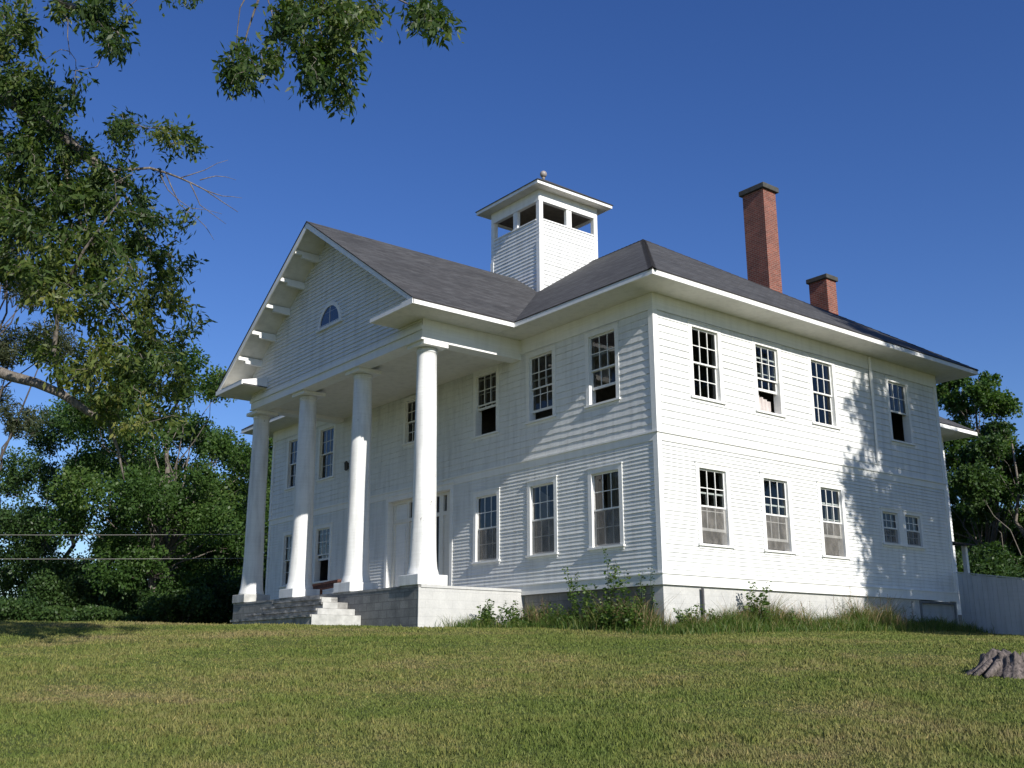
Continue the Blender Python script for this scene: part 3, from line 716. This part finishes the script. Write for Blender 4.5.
# ------------------------------------------------------------------ stump
def stump():
    P0 = at(1021, 677, 14.2); x, y = P0[0], P0[1]; z = float(gz(x, y))
    t = thing('tree_stump', (x, y, z), 'weathered grey tree stump with splayed roots on the lawn', 'stump')
    n = 96; rings = []; me = MB(); rg = np.random.default_rng(3)
    ph = rg.uniform(0, 6.28, 8)
    hs = [-.12, .0, .05, .10, .155, .21, .245, .26]; rad = [.74, .67, .58, .52, .475, .455, .44, .40]
    for k, (h, r) in enumerate(zip(hs, rad)):
        i = len(me.v)
        for j in range(n):
            a = 2*PI*j/n; fl_ = (1-k/7)
            rr = r*(1+.13*fl_*math.sin(5*a+ph[0])+.11*fl_*math.sin(9*a+ph[1])+.09*math.sin(14*a+ph[2])*abs(math.sin(3*a+k*.2))+.06*math.sin(29*a+ph[3]+k*.3))
            hh = h+(.03*math.sin(3*a+ph[4])+.025*math.sin(7*a+ph[5])+.022*math.sin(19*a)+.02*math.sin(31*a))*(k/7)
            me.v.append((x+rr*math.cos(a), y+rr*math.sin(a), z+hh))
        rings.append(i)
    for i, j in zip(rings, rings[1:]):
        for k in range(n): me.f.append((i+k, i+(k+1) % n, j+(k+1) % n, j+k)); me.uv += [(0, 0)]*4
    i = len(me.v); me.v.append((x, y, z+.15)); r = rings[-1]
    for k in range(n): me.f.append((r+k, r+(k+1) % n, i)); me.uv += [(0, 0)]*3
    me.o = np.array((x, y, z)); me.build('trunk_base', M['stump'], t, True)
    for k in range(9):
        a = rg.uniform(0, 2*PI); b = MB((x, y, z)); L = rg.uniform(.15, .3)
        pts = [(x+.40*math.cos(a), y+.40*math.sin(a), z+.19), (x+.52*math.cos(a), y+.52*math.sin(a), z+.10), (x+(.66+L)*math.cos(a+.1), y+(.66+L)*math.sin(a+.1), z-.03)]
        b.tube(pts, [.05, .06, .03], 8); b.build('root', M['stump'], t, True)
stump()

# ------------------------------------------------------------------ wires
for k, (py, pz, lb) in enumerate(((530, 533, 'upper of two thin pale wires strung before the left trees'), (554, 557, 'lower of two thin pale wires strung before the left trees'))):
    A = at(-900, py-14, 36); Bq = at(270, pz+1, 41.0/1.0*.985); pts = []
    for t in np.linspace(0, 1, 25):
        p = A+(Bq-A)*t; p = p-np.array([0, 0, .25*4*t*(1-t)]); pts.append(p)
    b = MB(); b.tube(pts, .0075, 6); tag(b.build('utility_wire', M['wire']), lb, 'wire', 'utility wires')

# ------------------------------------------------------------------ trees
def limb(p, q, rng, sag=.0, n=5, jit=.06):
    p = np.array(p, float); q = np.array(q, float); L = np.linalg.norm(q-p); pts = []
    for t in np.linspace(0, 1, n):
        j = rng.normal(size=3)*L*jit*math.sin(PI*t); pts.append(p+(q-p)*t+j+np.array([0, 0, sag*L*4*t*(1-t)]))
    return pts
def tree(name, base, h, rx, label, leaf='tree_leaf', bark='bark', nblob=34, nleaf=72800, size=.16, z_low=.15, seed=1, ry=None, group=None, zc=.58, blob=.30, needle=False, dense=1.0, shape=1.0, extra=()):
    rng = np.random.default_rng(seed); base = np.array(base, float); ry = ry or rx
    t = thing(name, tuple(base), label, 'tree', group)
    tr = MB(base); top = base+np.array([rng.normal()*.3, rng.normal()*.3, h*.88]); tp = limb(base-[0, 0, .5], top, rng, 0, 9, .025)
    r0 = h*.0135; tr.tube(tp, [r0*(1.5-.5*min(1, i/1.5))*(1-.9*i/8)+.02 for i in range(9)], 10)
    blobs = [(np.array(q[:3], float), q[3]) for q in extra]
    tries = 0
    while len(blobs) < nblob and tries < 4000:
        tries += 1
        a = rng.uniform(0, 2*PI); zz = rng.uniform(z_low, .97)
        prof = (max(0, 1-((zz-zc)/(1.02-zc if zz > zc else zc-z_low+.25))**2))**(.5*shape)
        rr = math.sqrt(rng.uniform(.12, 1))*prof
        c = base+np.array([rx*rr*math.cos(a), ry*rr*math.sin(a), h*zz]); br = blob*rx*rng.uniform(.6, 1.15)*(.65+.35*prof)
        if all(np.linalg.norm(c-q) > .62*(br+s) for q, s in blobs): blobs.append((c, br))
    V = []; Rn = []
    tot = sum(s*s for _, s in blobs)
    for c, s in blobs:
        k = int(np.clip(((c[2]-base[2])/h*8*.75-rng.uniform(.3, 1.3)), 2, 7)); o = tp[k]
        e = c+(c-o)*-.1; lp = limb(o, e, rng, .05, 6, .05); rr = max(.014, r0*.42*(1-k/9)); tr.tube(lp, [rr*(1-.75*i/5) for i in range(6)], 6)
        for _ in range(4):
            d = unit(rng.normal(size=3))*s*.85; tr.tube([lp[-1], lp[-1]+d*.5+rng.normal(size=3)*s*.08, c+d], [rr*.25+.006, rr*.16+.005, .005], 4)
        n = int(nleaf*s*s/tot*dense)
        nt_ = max(6, n//14); dirs = unit(rng.normal(size=(nt_, 3))); rad = s*rng.uniform(.35, 1.12, size=(nt_, 1))
        sc = np.array([1.05, 1.05, .72]); tc = c+dirs*rad*sc
        idx = rng.integers(0, nt_, n); cc = tc[idx]+rng.normal(size=(n, 3))*s*.13
        d = unit(dirs[idx]*.6+rng.normal(size=(n, 3))*.8+np.array([0, 0, -.25]))
        L = size*rng.uniform(.7, 1.3, n); W = L*(.16 if needle else rng.uniform(.5, .75, n))
        V.append(leaves(cc, d, L, W, rng)); Rn.append(np.clip(rng.normal(.45, .22)*.45+rng.uniform(0, 1, nt_)[idx]*.25+rng.uniform(0, .45, n), 0, 1))
    tr.build('trunk', M[bark], t, True)
    quads_mesh('crown', np.concatenate(V)-base, np.concatenate(Rn), M[leaf], t)
    return t
def ground_at(px, depth):
    p = at(px, 640, depth); return (p[0], p[1], float(gz(p[0], p[1])))
G1 = 'trees beyond the left end of the lawn'
tree('broadleaf_tree', ground_at(152, 50), 14.6, 5.6, 'tallest left tree beyond the lawn with pale forked trunk', seed=11, nblob=46, nleaf=84000, size=.16, z_low=.12, group=G1, blob=.26)
tree('broadleaf_tree', ground_at(52, 56), 13.0, 5.2, 'dark rounded tree left of the pale trunked one', 'dark_leaf', 'bark_dark', seed=12, nblob=34, nleaf=61600, size=.16, z_low=.08, group=G1, blob=.27)
tree('broadleaf_tree', ground_at(232, 58), 12.6, 4.4, 'dense green tree directly behind the leftmost column', 'tree_leaf', 'bark_dark', seed=13, nblob=36, nleaf=72800, size=.16, z_low=.10, group=G1, blob=.28)
tree('broadleaf_tree', ground_at(105, 63), 12.5, 4.6, 'dark tree in the gap behind the pale trunk', 'dark_leaf', 'bark_dark', seed=14, nblob=32, nleaf=56000, size=.18, z_low=.06, group=G1, blob=.29)
tree('broadleaf_tree', ground_at(190, 66), 12.0, 5.0, 'low dark tree farthest back near the house', 'dark_leaf', 'bark_dark', seed=15, nblob=32, nleaf=56000, size=.18, z_low=.05, group=G1, blob=.30)
tree('broadleaf_tree', ground_at(-5, 60), 8.2, 3.4, 'thin open tree at the left edge with sky showing through', 'dark_leaf', 'bark_dark', seed=16, nblob=22, nleaf=16800, size=.16, z_low=.1, group=G1, blob=.26)
tree('pine_tree', ground_at(-66, 27), 12.6, 2.5, 'pine with dull green needles at the left picture edge', 'pine_leaf', 'bark_dark', seed=17, nblob=26, nleaf=30000, size=.20, z_low=.42, zc=.70, blob=.30, needle=True)
G2 = 'trees beyond the right end of the house'
tree('broadleaf_tree', ground_at(996, 50), 13.6, 2.7, 'tall loose crowned tree just right of the house end', 'tree_leaf', 'bark', seed=21, nblob=55, nleaf=78400, size=.16, z_low=.03, group=G2, blob=.33)
tree('broadleaf_tree', ground_at(1050, 47), 10.6, 3.2, 'dark tree at the right picture edge above the fence', 'dark_leaf', 'bark', seed=22, nblob=37, nleaf=74480, size=.16, z_low=.03, group=G2, blob=.31)
tree('broadleaf_tree', ground_at(968, 60), 9.0, 3.2, 'low dark tree close behind the shed roof', 'dark_leaf', 'bark_dark', seed=23, nblob=35, nleaf=62719, size=.18, z_low=.05, group=G2, blob=.32)
tree('broadleaf_tree', ground_at(1030, 66), 9.5, 5.0, 'low dark tree farthest back above the fence', 'dark_leaf', 'bark_dark', seed=24, nblob=35, nleaf=62719, size=.18, z_low=.05, group=G2, blob=.30)
tree('broadleaf_tree', (15.2, 14.0, float(gz(15.2, 14.0))), 20.5, 5.2, 'big yard tree outside the right edge shading the house end', 'tree_leaf', 'bark', seed=31, nblob=170, nleaf=150000, size=.21, z_low=.20, zc=.52, blob=.25, ry=7.4, shape=.42, extra=[(14.5, 7.6, 8.6, 1.1), (15, 9.2, 8.2, 1.4), (14.2, 7.5, 10.8, 1.1), (15, 9.4, 10.4, 1.4), (14.6, 11.2, 8.6, 1.5), (14.6, 11.6, 6.8, 1.4), (14, 9.4, 6.6, 1.1), (15.5, 12.8, 9.6, 1.5), (15, 10.6, 12.6, 1.4), (14.5, 8.0, 13.0, 1.1), (15, 12.4, 13.2, 1.5)])
def bush(name, base, r, h, label, seed, group, leaf='dark_leaf', n=5000, size=.22):
    rng = np.random.default_rng(seed); base = np.array(base, float); t = thing(name, tuple(base), label, 'bush', group)
    b = MB(base)
    tips = []
    for k in range(14):
        d = np.array([rng.uniform(-1, 1)*r, rng.uniform(-1, 1)*r*.7, h*rng.uniform(.45, .95)]); tips.append(base+d); b.tube(limb(base-[0, 0, .2], base+d, rng, .05, 4, .05), [.04, .03, .02, .008], 5)
    b.build('stem', M['bark_dark'], t, True)
    idx = rng.integers(0, 14, n); c = np.array(tips)[idx]; c = c+unit(rng.normal(size=(n, 3)))*(rng.uniform(.2, 1, (n, 1))**.6)*np.array([r*.42, r*.42, h*.30])
    c[:, 2] = np.maximum(c[:, 2], base[2]+.05)
    L = size*rng.uniform(.7, 1.3, n)
    quads_mesh('foliage', leaves(c, rng.normal(size=(n, 3)), L, L*.6, rng)-base, np.clip(rng.normal(.5, .2, 14)[idx]*.5+rng.uniform(0, .5, n), 0, 1), M[leaf], t)
G3 = 'low bushes under the left trees'
for k, (px, dp, r, h, lb, lf) in enumerate(((8, 47, 2.0, 1.6, 'lighter bush leftmost at the far lawn edge', 'dark_leaf'), (50, 50, 1.5, 3.0, 'dark bush under the dark rounded tree', 'dark_leaf'), (88, 46, 2.0, 1.3, 'low wide green bush below the gap in the trees', 'dark_leaf'),
        (122, 49, 1.3, 2.4, 'dark bush just left of the foot of the pale trunk', 'dark_leaf'), (178, 47, 1.9, 2.2, 'rounded bush between the pale trunk and the porch', 'dark_leaf'), (209, 48, 1.5, 1.7, 'low bush just left of the porch steps', 'dark_leaf'), (232, 49, 1.8, 3.4, 'tall dark bush beside the leftmost column foot', 'dark_leaf'))):
    bush('bush', ground_at(px, dp), r, h, lb, 40+k, G3, lf, 9000, .15)
for k, (px, dp, r, h, lb) in enumerate(((972, 45, 1.9, 3.6, 'dark bush behind the board fence beside the shed roof'), (1022, 43, 2.2, 3.2, 'dark bush behind the board fence at the right edge'))):
    bush('bush', ground_at(px, dp), r, h, lb, 48+k, 'bushes behind the board fence', 'dark_leaf', 9000, .17)

# ------------------------------------------------------------------ the near oak whose limbs hang into the frame
OS = 1.7          # the oak stands some 19 m off
def near_oak():
    rng = np.random.default_rng(77)
    tb = at(-330, 640, 11.0*OS); tb[2] = gz(tb[0], tb[1]); t = thing('oak_tree', tuple(tb), 'big near oak at upper left hanging narrow leaved branches into view', 'tree')
    b = MB(tb); trunk = [tb+np.array([0, 0, z])+np.array([.05*math.sin(z), .06*math.cos(z*.8), 0]) for z in (-.3, .3, 2, 4.5, 7.5, 10, 13, 16, 19)]
    b.tube(trunk, [.85, .68, .58, .52, .46, .40, .32, .22, .10], 14)
    limbs = []
    def L(k, pts, r0, r1):
        P = ([trunk[k]] if k is not None else [])+[at(p[0], p[1], p[2]*OS) for p in pts]; r0, r1 = r0*OS, r1*OS
        Q = [P[0]]
        for a, c in zip(P, P[1:]):
            m = (a+c)/2+rng.normal(size=3)*np.linalg.norm(c-a)*.025; Q += [m, c]
        b.tube(Q, list(np.linspace(r0, r1, len(Q))), 8); limbs.extend(Q); return Q
    L(4, [(-140, 330, 10.7), (-40, 352, 10.4), (10, 376, 10.2), (62, 394, 10.1), (112, 424, 10.0)], .085, .030)
    L(None, [(108, 422, 10.0), (118, 450, 10.0), (124, 480, 10.0)], .022, .006)
    L(None, [(62, 394, 10.1), (54, 350, 10.1), (60, 300, 10.0), (84, 250, 9.9), (120, 200, 9.9)], .028, .008)
    L(6, [(-120, 60, 10.8), (10, 100, 10.8), (62, 135, 10.9), (105, 170, 11.0), (128, 186, 11.0)], .11, .03)
    q = L(None, [(105, 170, 11.0), (150, 168, 11.2), (180, 178, 11.4), (205, 190, 11.5), (238, 212, 11.7)], .018, .003)
    for p in ([(180, 178, 11.4), (205, 170, 11.5), (228, 160, 11.6)], [(190, 183, 11.4), (200, 205, 11.5), (226, 224, 11.6)], [(165, 172, 11.3), (180, 205, 11.4), (205, 226, 11.5), (214, 240, 11.5)], [(205, 190, 11.5), (222, 196, 11.6), (242, 198, 11.7)], [(160, 172, 11.3), (168, 190, 11.3), (190, 208, 11.4), (222, 214, 11.5)], [(200, 180, 11.5), (216, 176, 11.6), (236, 180, 11.7)]):
        L(None, p, .007, .002)
    L(None, [(62, 135, 10.9), (70, 190, 10.7), (95, 250, 10.6), (110, 300, 10.5), (150, 340, 10.4)], .03, .006)
    L(None, [(105, 170, 11.0), (128, 200, 10.9), (150, 250, 10.8), (175, 300, 10.8)], .02, .005)
    L(7, [(-160, -60, 10), (-20, -30, 10), (50, -5, 10), (95, 18, 10), (128, 40, 10)], .08, .008)
    L(None, [(50, -5, 10), (68, 20, 10), (70, 55, 10)], .008, .003)
    L(8, [(-120, -330, 9.4), (120, -170, 9.0), (270, -80, 8.8), (330, -20, 8.7), (346, 20, 8.7), (352, 70, 8.7)], .10, .006)
    L(None, [(270, -80, 8.8), (262, -10, 8.8), (248, 30, 8.8), (240, 75, 8.8)], .014, .004)
    L(None, [(270, -80, 8.8), (255, -15, 8.8), (240, 8, 8.8), (236, 50, 8.8)], .010, .003)
    L(None, [(300, -50, 8.8), (268, 0, 8.8), (276, 28, 8.8)], .010, .003)
    L(None, [(330, -20, 8.7), (380, -12, 8.6), (410, 5, 8.6), (440, 28, 8.6)], .014, .003)
    L(None, [(330, -20, 8.7), (318, 20, 8.7), (325, 50, 8.7)], .010, .003)
    # foliage: clusters of twigs, each twig carrying a tuft of narrow leaves
    cl = [(10, 40, 30, 55, 10.6, 46), (20, 110, 40, 40, 10.8, 60), (15, 180, 40, 45, 10.5, 60), (60, 170, 40, 40, 10.8, 52), (55, 105, 30, 22, 10.8, 26), (85, 215, 40, 40, 10.6, 56), (25, 250, 45, 40, 10.3, 60), (90, 265, 45, 35, 10.4, 52),
          (122, 190, 34, 34, 11.0, 34), (132, 128, 28, 14, 11.1, 16), (170, 132, 18, 14, 11.3, 12), (194, 148, 10, 8, 11.4, 5), (150, 230, 34, 34, 10.8, 36), (168, 275, 30, 30, 10.8, 24), (150, 310, 40, 28, 10.5, 26), (190, 330, 14, 26, 10.6, 9), (120, 330, 45, 30, 10.3, 34), (60, 300, 40, 22, 10.1, 22), (35, 345, 20, 16, 10.1, 7),
          (100, 370, 45, 28, 10.0, 40), (150, 375, 42, 30, 10.1, 42), (185, 405, 26, 34, 10.2, 18), (125, 408, 44, 24, 10.0, 34), (95, 12, 32, 20, 10.0, 20), (118, 36, 20, 20, 10.0, 14), (55, 8, 20, 10, 10.0, 6), (190, -4, 14, 6, 9.6, 4),
          (246, 66, 24, 26, 8.8, 17), (236, 88, 10, 12, 8.8, 5), (272, 58, 10, 18, 8.8, 6), (290, 30, 28, 24, 8.7, 22), (322, 70, 26, 34, 8.7, 32), (346, 40, 24, 36, 8.7, 30), (342, 104, 12, 10, 8.7, 4), (310, 8, 30, 12, 8.7, 12), (352, 6, 34, 16, 8.7, 20), (418, 10, 22, 16, 8.6, 18), (440, 30, 12, 8, 8.6, 5),
          (-60, 60, 70, 90, 10.8, 70), (-70, 220, 70, 90, 10.6, 70), (-150, 120, 90, 160, 11.5, 90), (-60, -60, 80, 40, 10.4, 30), (-220, 0, 100, 150, 11.5, 80), (-380, 80, 140, 180, 11.6, 120), (-250, -200, 200, 120, 10.6, 110), (-480, -60, 140, 160, 11.6, 90)]
    V = []; Rn = []; nodes = []
    for p, q in zip(limbs, limbs[1:]):
        if np.linalg.norm(q-p) < 3.5*OS:
            for f in np.linspace(0, 1, 6)[:-1]: nodes.append(p+(q-p)*f)
    tips = []
    for (px, py, rx, ry, dp, n) in cl:
        tone = rng.uniform(.22, .62)+(.10 if py > 290 else 0); inside = px < 110 and py > 60  # lower clusters lightened: the sunlight on them is painted into the leaf tone
        for _ in range(int(n*(1.2 if inside else (.70 if py > 290 else .95)))):
            a = rng.uniform(0, 2*PI); r = math.sqrt(rng.uniform(0, 1))
            tips.append((at(px+rx*r*math.cos(a), py+ry*r*math.sin(a), (dp+rng.normal()*.45)*OS), tone))
    LP = np.array(nodes); TP = np.array([q for q, _ in tips])
    d0 = np.array([np.min(((LP-q)**2).sum(1)) for q in TP]); order = np.argsort(d0)
    NP = np.zeros((len(nodes)+len(tips)*3, 3)); k0 = len(nodes); NP[:k0] = LP
    for i in order:
        e, tone = tips[i]
        j = np.argmin(((NP[:k0]-e)**2).sum(1)); s = NP[j].copy(); dist = np.linalg.norm(e-s)
        m1 = s+(e-s)*.35+rng.normal(size=3)*dist*.09; m2 = s+(e-s)*.7+rng.normal(size=3)*dist*.09+np.array([0, 0, .05*dist])
        rr = min(.017, .005+.004*dist)
        b.tube([s, m1, m2, e], [rr, rr*.8, rr*.6, .003], 4, False)
        NP[k0:k0+3] = (m1, m2, e); k0 += 3
        ax = unit(e-s)
        k = rng.integers(30, 56); tt = rng.uniform(.0, 1.0, k)[:, None]
        c = e-ax*(tt*min(dist, .48))+rng.normal(size=(k, 3))*.085
        d = ax*.5+rng.normal(size=(k, 3))*.6+np.array([0, 0, -.55])
        ln = rng.uniform(.080, .175, k); c = c+unit(d)*ln[:, None]*.5
        V.append(leaves(c, d, ln, ln*rng.uniform(.26, .40, k), rng)); Rn.append(np.clip(tone+rng.normal(0, .13)+rng.normal(0, .13, k), 0, 1))
    b.build('trunk', M['bark'], t, True)
    quads_mesh('crown', np.concatenate(V)-tb, np.concatenate(Rn), M['oak_leaf'], t)
near_oak()

# ------------------------------------------------------------------ grass
def lawn_grass():
    rng = np.random.default_rng(9); n = 430000; m = 420000
    u = 6.6*(31/6.6)**rng.uniform(0, 1, n); half = .54*u+1.0; v = rng.uniform(-1, 1, n)*half
    u2 = 3.5*(38/3.5)**rng.uniform(0, 1, m); s2 = np.where(rng.uniform(0, 1, m) < .5, -1, 1); v2 = s2*(.54*u2+1.0+rng.uniform(0, 1, m)**1.3*(4+.30*u2))
    u = np.concatenate([u, u2]); v = np.concatenate([v, v2])
    x = CAM[0]+u*FX+v*.621; y = CAM[1]+u*FY+v*.784
    keep = ~((x > -WID-.1) & (x < .02) & (y > .02) & (y < D)) & ~((x > -16.4) & (x < -5.2) & (y > -3.4)) & ~((x > -13.9) & (x < -8) & (y > -4.88) & (y < 0)) & (y < FYY-.02)
    x, y, u = x[keep], y[keep], u[keep]; n = len(x); z = gz(x, y)
    h = rng.uniform(.012, .040, n)*(1+.35*np.sin(x*1.1)*np.sin(y*1.3+.7)); wd = .0035+.00055*u
    cl = np.sin(x*5.3+np.sin(y*3.1))*np.sin(y*4.7+np.sin(x*2.9)*1.5); h = h*np.where(cl > .72, 1.7, 1.0)*np.where(rng.uniform(0, 1, n) > .985, 1.8, 1)
    a = rng.uniform(0, 2*PI, n); lean = rng.uniform(.1, .9, n)*h; a2 = rng.uniform(0, 2*PI, n)
    dx, dy = np.cos(a)*wd, np.sin(a)*wd
    P = np.stack([np.stack([x-dx, y-dy, z-.004], -1), np.stack([x+dx, y+dy, z-.004], -1), np.stack([x+np.cos(a2)*lean, y+np.sin(a2)*lean, z+h], -1)], 1)
    o = quads_mesh('lawn_grass', P, rng.uniform(0, 1, n), M['grass'], None, 3); tag(o, 'short mown grass of the lawn', 'grass', kind='stuff')
lawn_grass()
def strip(name, label, path, n, hmin, hmax, m, seed, width=.35, wd=.008):
    rng = np.random.default_rng(seed); path = np.array(path, float); seg = np.linalg.norm(np.diff(path, axis=0), axis=1); cum = np.concatenate([[0], np.cumsum(seg)])
    s = rng.uniform(0, cum[-1], n); x = np.interp(s, cum, path[:, 0]); y = np.interp(s, cum, path[:, 1])
    x = x+rng.normal(0, width, n)*.5; y = y+rng.normal(0, width, n)*.5; z = gz(x, y); cl = .55+.45*np.sin(s*3.1+1)*np.sin(s*1.7)+.3*np.sin(s*7.3)*np.sin(x*9.1+y*6)
    keep = ~((x > -WID) & (x < .0) & (y > 0.0) & (y < D)) & ~((x > -16.4) & (x < -5.2) & (y > -3.4)); x, y, z, cl = x[keep], y[keep], z[keep], cl[keep]; n = len(x)
    h = rng.uniform(hmin, hmax, n)*np.clip(cl, .25, 1.25); a = rng.uniform(0, 2*PI, n); lean = rng.uniform(.1, 1.1, n)*h; a2 = rng.uniform(0, 2*PI, n); dx, dy = np.cos(a)*wd, np.sin(a)*wd
    lx, ly = np.cos(a2)*lean, np.sin(a2)*lean
    q1 = np.stack([np.stack([x-dx, y-dy, z-.01], -1), np.stack([x+dx, y+dy, z-.01], -1), np.stack([x+dx*.8+lx*.35, y+dy*.8+ly*.35, z+h*.6], -1), np.stack([x-dx*.8+lx*.35, y-dy*.8+ly*.35, z+h*.6], -1)], 1)
    q2 = np.stack([q1[:, 3], q1[:, 2], np.stack([x+lx, y+ly, z+h], -1), np.stack([x+lx, y+ly, z+h*.999], -1)], 1)
    r = rng.uniform(0, 1, n); o = quads_mesh(name, np.concatenate([q1, q2]), np.concatenate([r, r]), M[m]); tag(o, label, 'grass', kind='stuff')
strip('long_grass', 'uncut green grass along the house foundation', [(-4.95, -2.2), (-4.6, -.9), (-3, -.5), (-.3, -.5), (.55, .1), (.5, 4), (.5, 8.5), (.6, 12.4)], 34000, .06, .46, 'long_grass', 51, .62, .0065)
strip('tall_grass', 'ragged taller grass and thin weeds close to the house wall', [(-4.7, -.45), (-2.6, -.4), (-.2, -.42), (.35, .2), (.36, 3), (.4, 8.8)], 11000, .22, .85, 'long_grass', 53, .34, .006)
strip('dry_grass', 'dry tan grass stalks along the house foundation', [(-4.6, -.5), (-2, -.35), (-.2, -.35), (.3, .3), (.32, 4.6), (.35, 9.5)], 5500, .3, 1.0, 'dry_stalk', 52, .30, .005)
def weed(x, y, h, label, seed, n=60, size=.10, spread=.18, style='leafy', stems=3):
    rng = np.random.default_rng(seed); z = float(gz(x, y)); base = np.array([x, y, z]); t = thing('weed', tuple(base), label, 'weed', 'tall weeds along the foundation')
    b = MB(base); V = []; Rn = []
    for k in range(stems):
        hh = h*rng.uniform(.7, 1) if k else h; off = rng.normal(size=2)*spread; top = base+np.array([off[0], off[1], hh]); pts = limb(base+np.array([off[0]*.3, off[1]*.3, -.03]), top, rng, 0, 6, .03)
        b.tube(pts, [.012, .010, .009, .007, .005, .003], 5); pts = np.array(pts)
        m = n//stems; tt = rng.uniform(.12, 1, m); i = np.clip((tt*5).astype(int), 0, 4); c = pts[i]+(pts[i+1]-pts[i])*((tt*5-i)[:, None])
        a = rng.uniform(0, 2*PI, m); d = np.stack([np.cos(a), np.sin(a), rng.uniform(-.5, .4, m)], -1); L = size*rng.uniform(.45, 1.2, m)*(1.15-.6*tt)
        st_ = L*rng.uniform(.5, 1.3, m); c = c+d*st_[:, None]
        V.append(leaves(c, d, L, L*(.62 if style == 'leafy' else .3), rng)); Rn.append(rng.uniform(0, 1, m))
    b.build('stem', M['weed_leaf'] if style == 'leafy' else M['dry_stalk'], t); quads_mesh('foliage', np.concatenate(V)-base, np.concatenate(Rn), M['weed_leaf'], t)
WE = [(-1.35, -.42, 1.95, 'tall leafy weed under the right lower front window', 130, .13, .12, 'leafy', 2), (-2.55, -.45, 1.55, 'bushy light green weed left of the tall one', 150, .12, .22, 'leafy', 4), (-.75, -.40, 1.65, 'leaning leafy weed near the house corner', 100, .15, .16, 'leafy', 3),
      (-.2, -.40, 1.5, 'slender weed beside the corner board', 70, .10, .08, 'leafy', 2), (-1.9, -.5, 1.1, 'thick dark weed clump below the front sill', 160, .13, .25, 'leafy', 5), (-3.6, -.5, .8, 'short weed with thin stalks near the porch side', 40, .09, .2, 'thin', 4),
      (-4.75, -1.5, .75, 'leafy bush against the white porch side wall', 300, .12, .32, 'leafy', 9), (-4.5, -.8, .6, 'low leafy clump right of the porch bush', 200, .12, .3, 'leafy', 7), (.35, 2.75, 1.15, 'broad leaved weed on the sunlit side by the foundation', 130, .17, .20, 'leafy', 4),
      (.4, .55, .65, 'low leafy weed just round the sunlit corner', 150, .12, .25, 'leafy', 5), (.4, 1.4, .5, 'small leafy weed by the drain pipe', 100, .12, .2, 'leafy', 4), (.3, 5.1, .75, 'thin stalked weed below the second side window', 40, .08, .1, 'thin', 3), (.3, 6.3, .95, 'upright thin weed below the third side window', 60, .08, .06, 'thin', 2),
      (.3, 7.0, 1.15, 'tallest thin weed against the sunlit foundation', 70, .09, .06, 'thin', 2), (.3, 7.7, 1.0, 'thin weed at the edge of the tree shadow', 60, .08, .08, 'thin', 2), (.3, 8.5, 1.05, 'brownish stalky weed in the shadow edge', 60, .08, .12, 'thin', 4), (-2.25, -.75, .75, 'low broad weed in front of the thick clump', 120, .13, .3, 'leafy', 6), (-1.0, -.8, .7, 'low bushy weed at the foot of the tall one', 130, .13, .3, 'leafy', 6), (-3.1, -.7, .65, 'low leafy weed midway to the porch', 120, .12, .3, 'leafy', 6), (-.35, -.75, .8, 'leafy weed in front of the house corner', 110, .13, .25, 'leafy', 5), (.45, 3.9, .5, 'low leafy clump right of the broad leaved weed', 100, .12, .3, 'leafy', 5),
      (.35, 9.6, .8, 'shaded stalky weed left of the crawlspace panel', 60, .09, .15, 'thin', 4)]
for k, (x, y, h, lb, n, s, sp, sty, stm) in enumerate(WE): weed(x, y, h, lb, 60+k, int(n*2.4) if sty == 'leafy' else n*2, s, sp, sty, stm)
SC.render.engine = 'CYCLES'
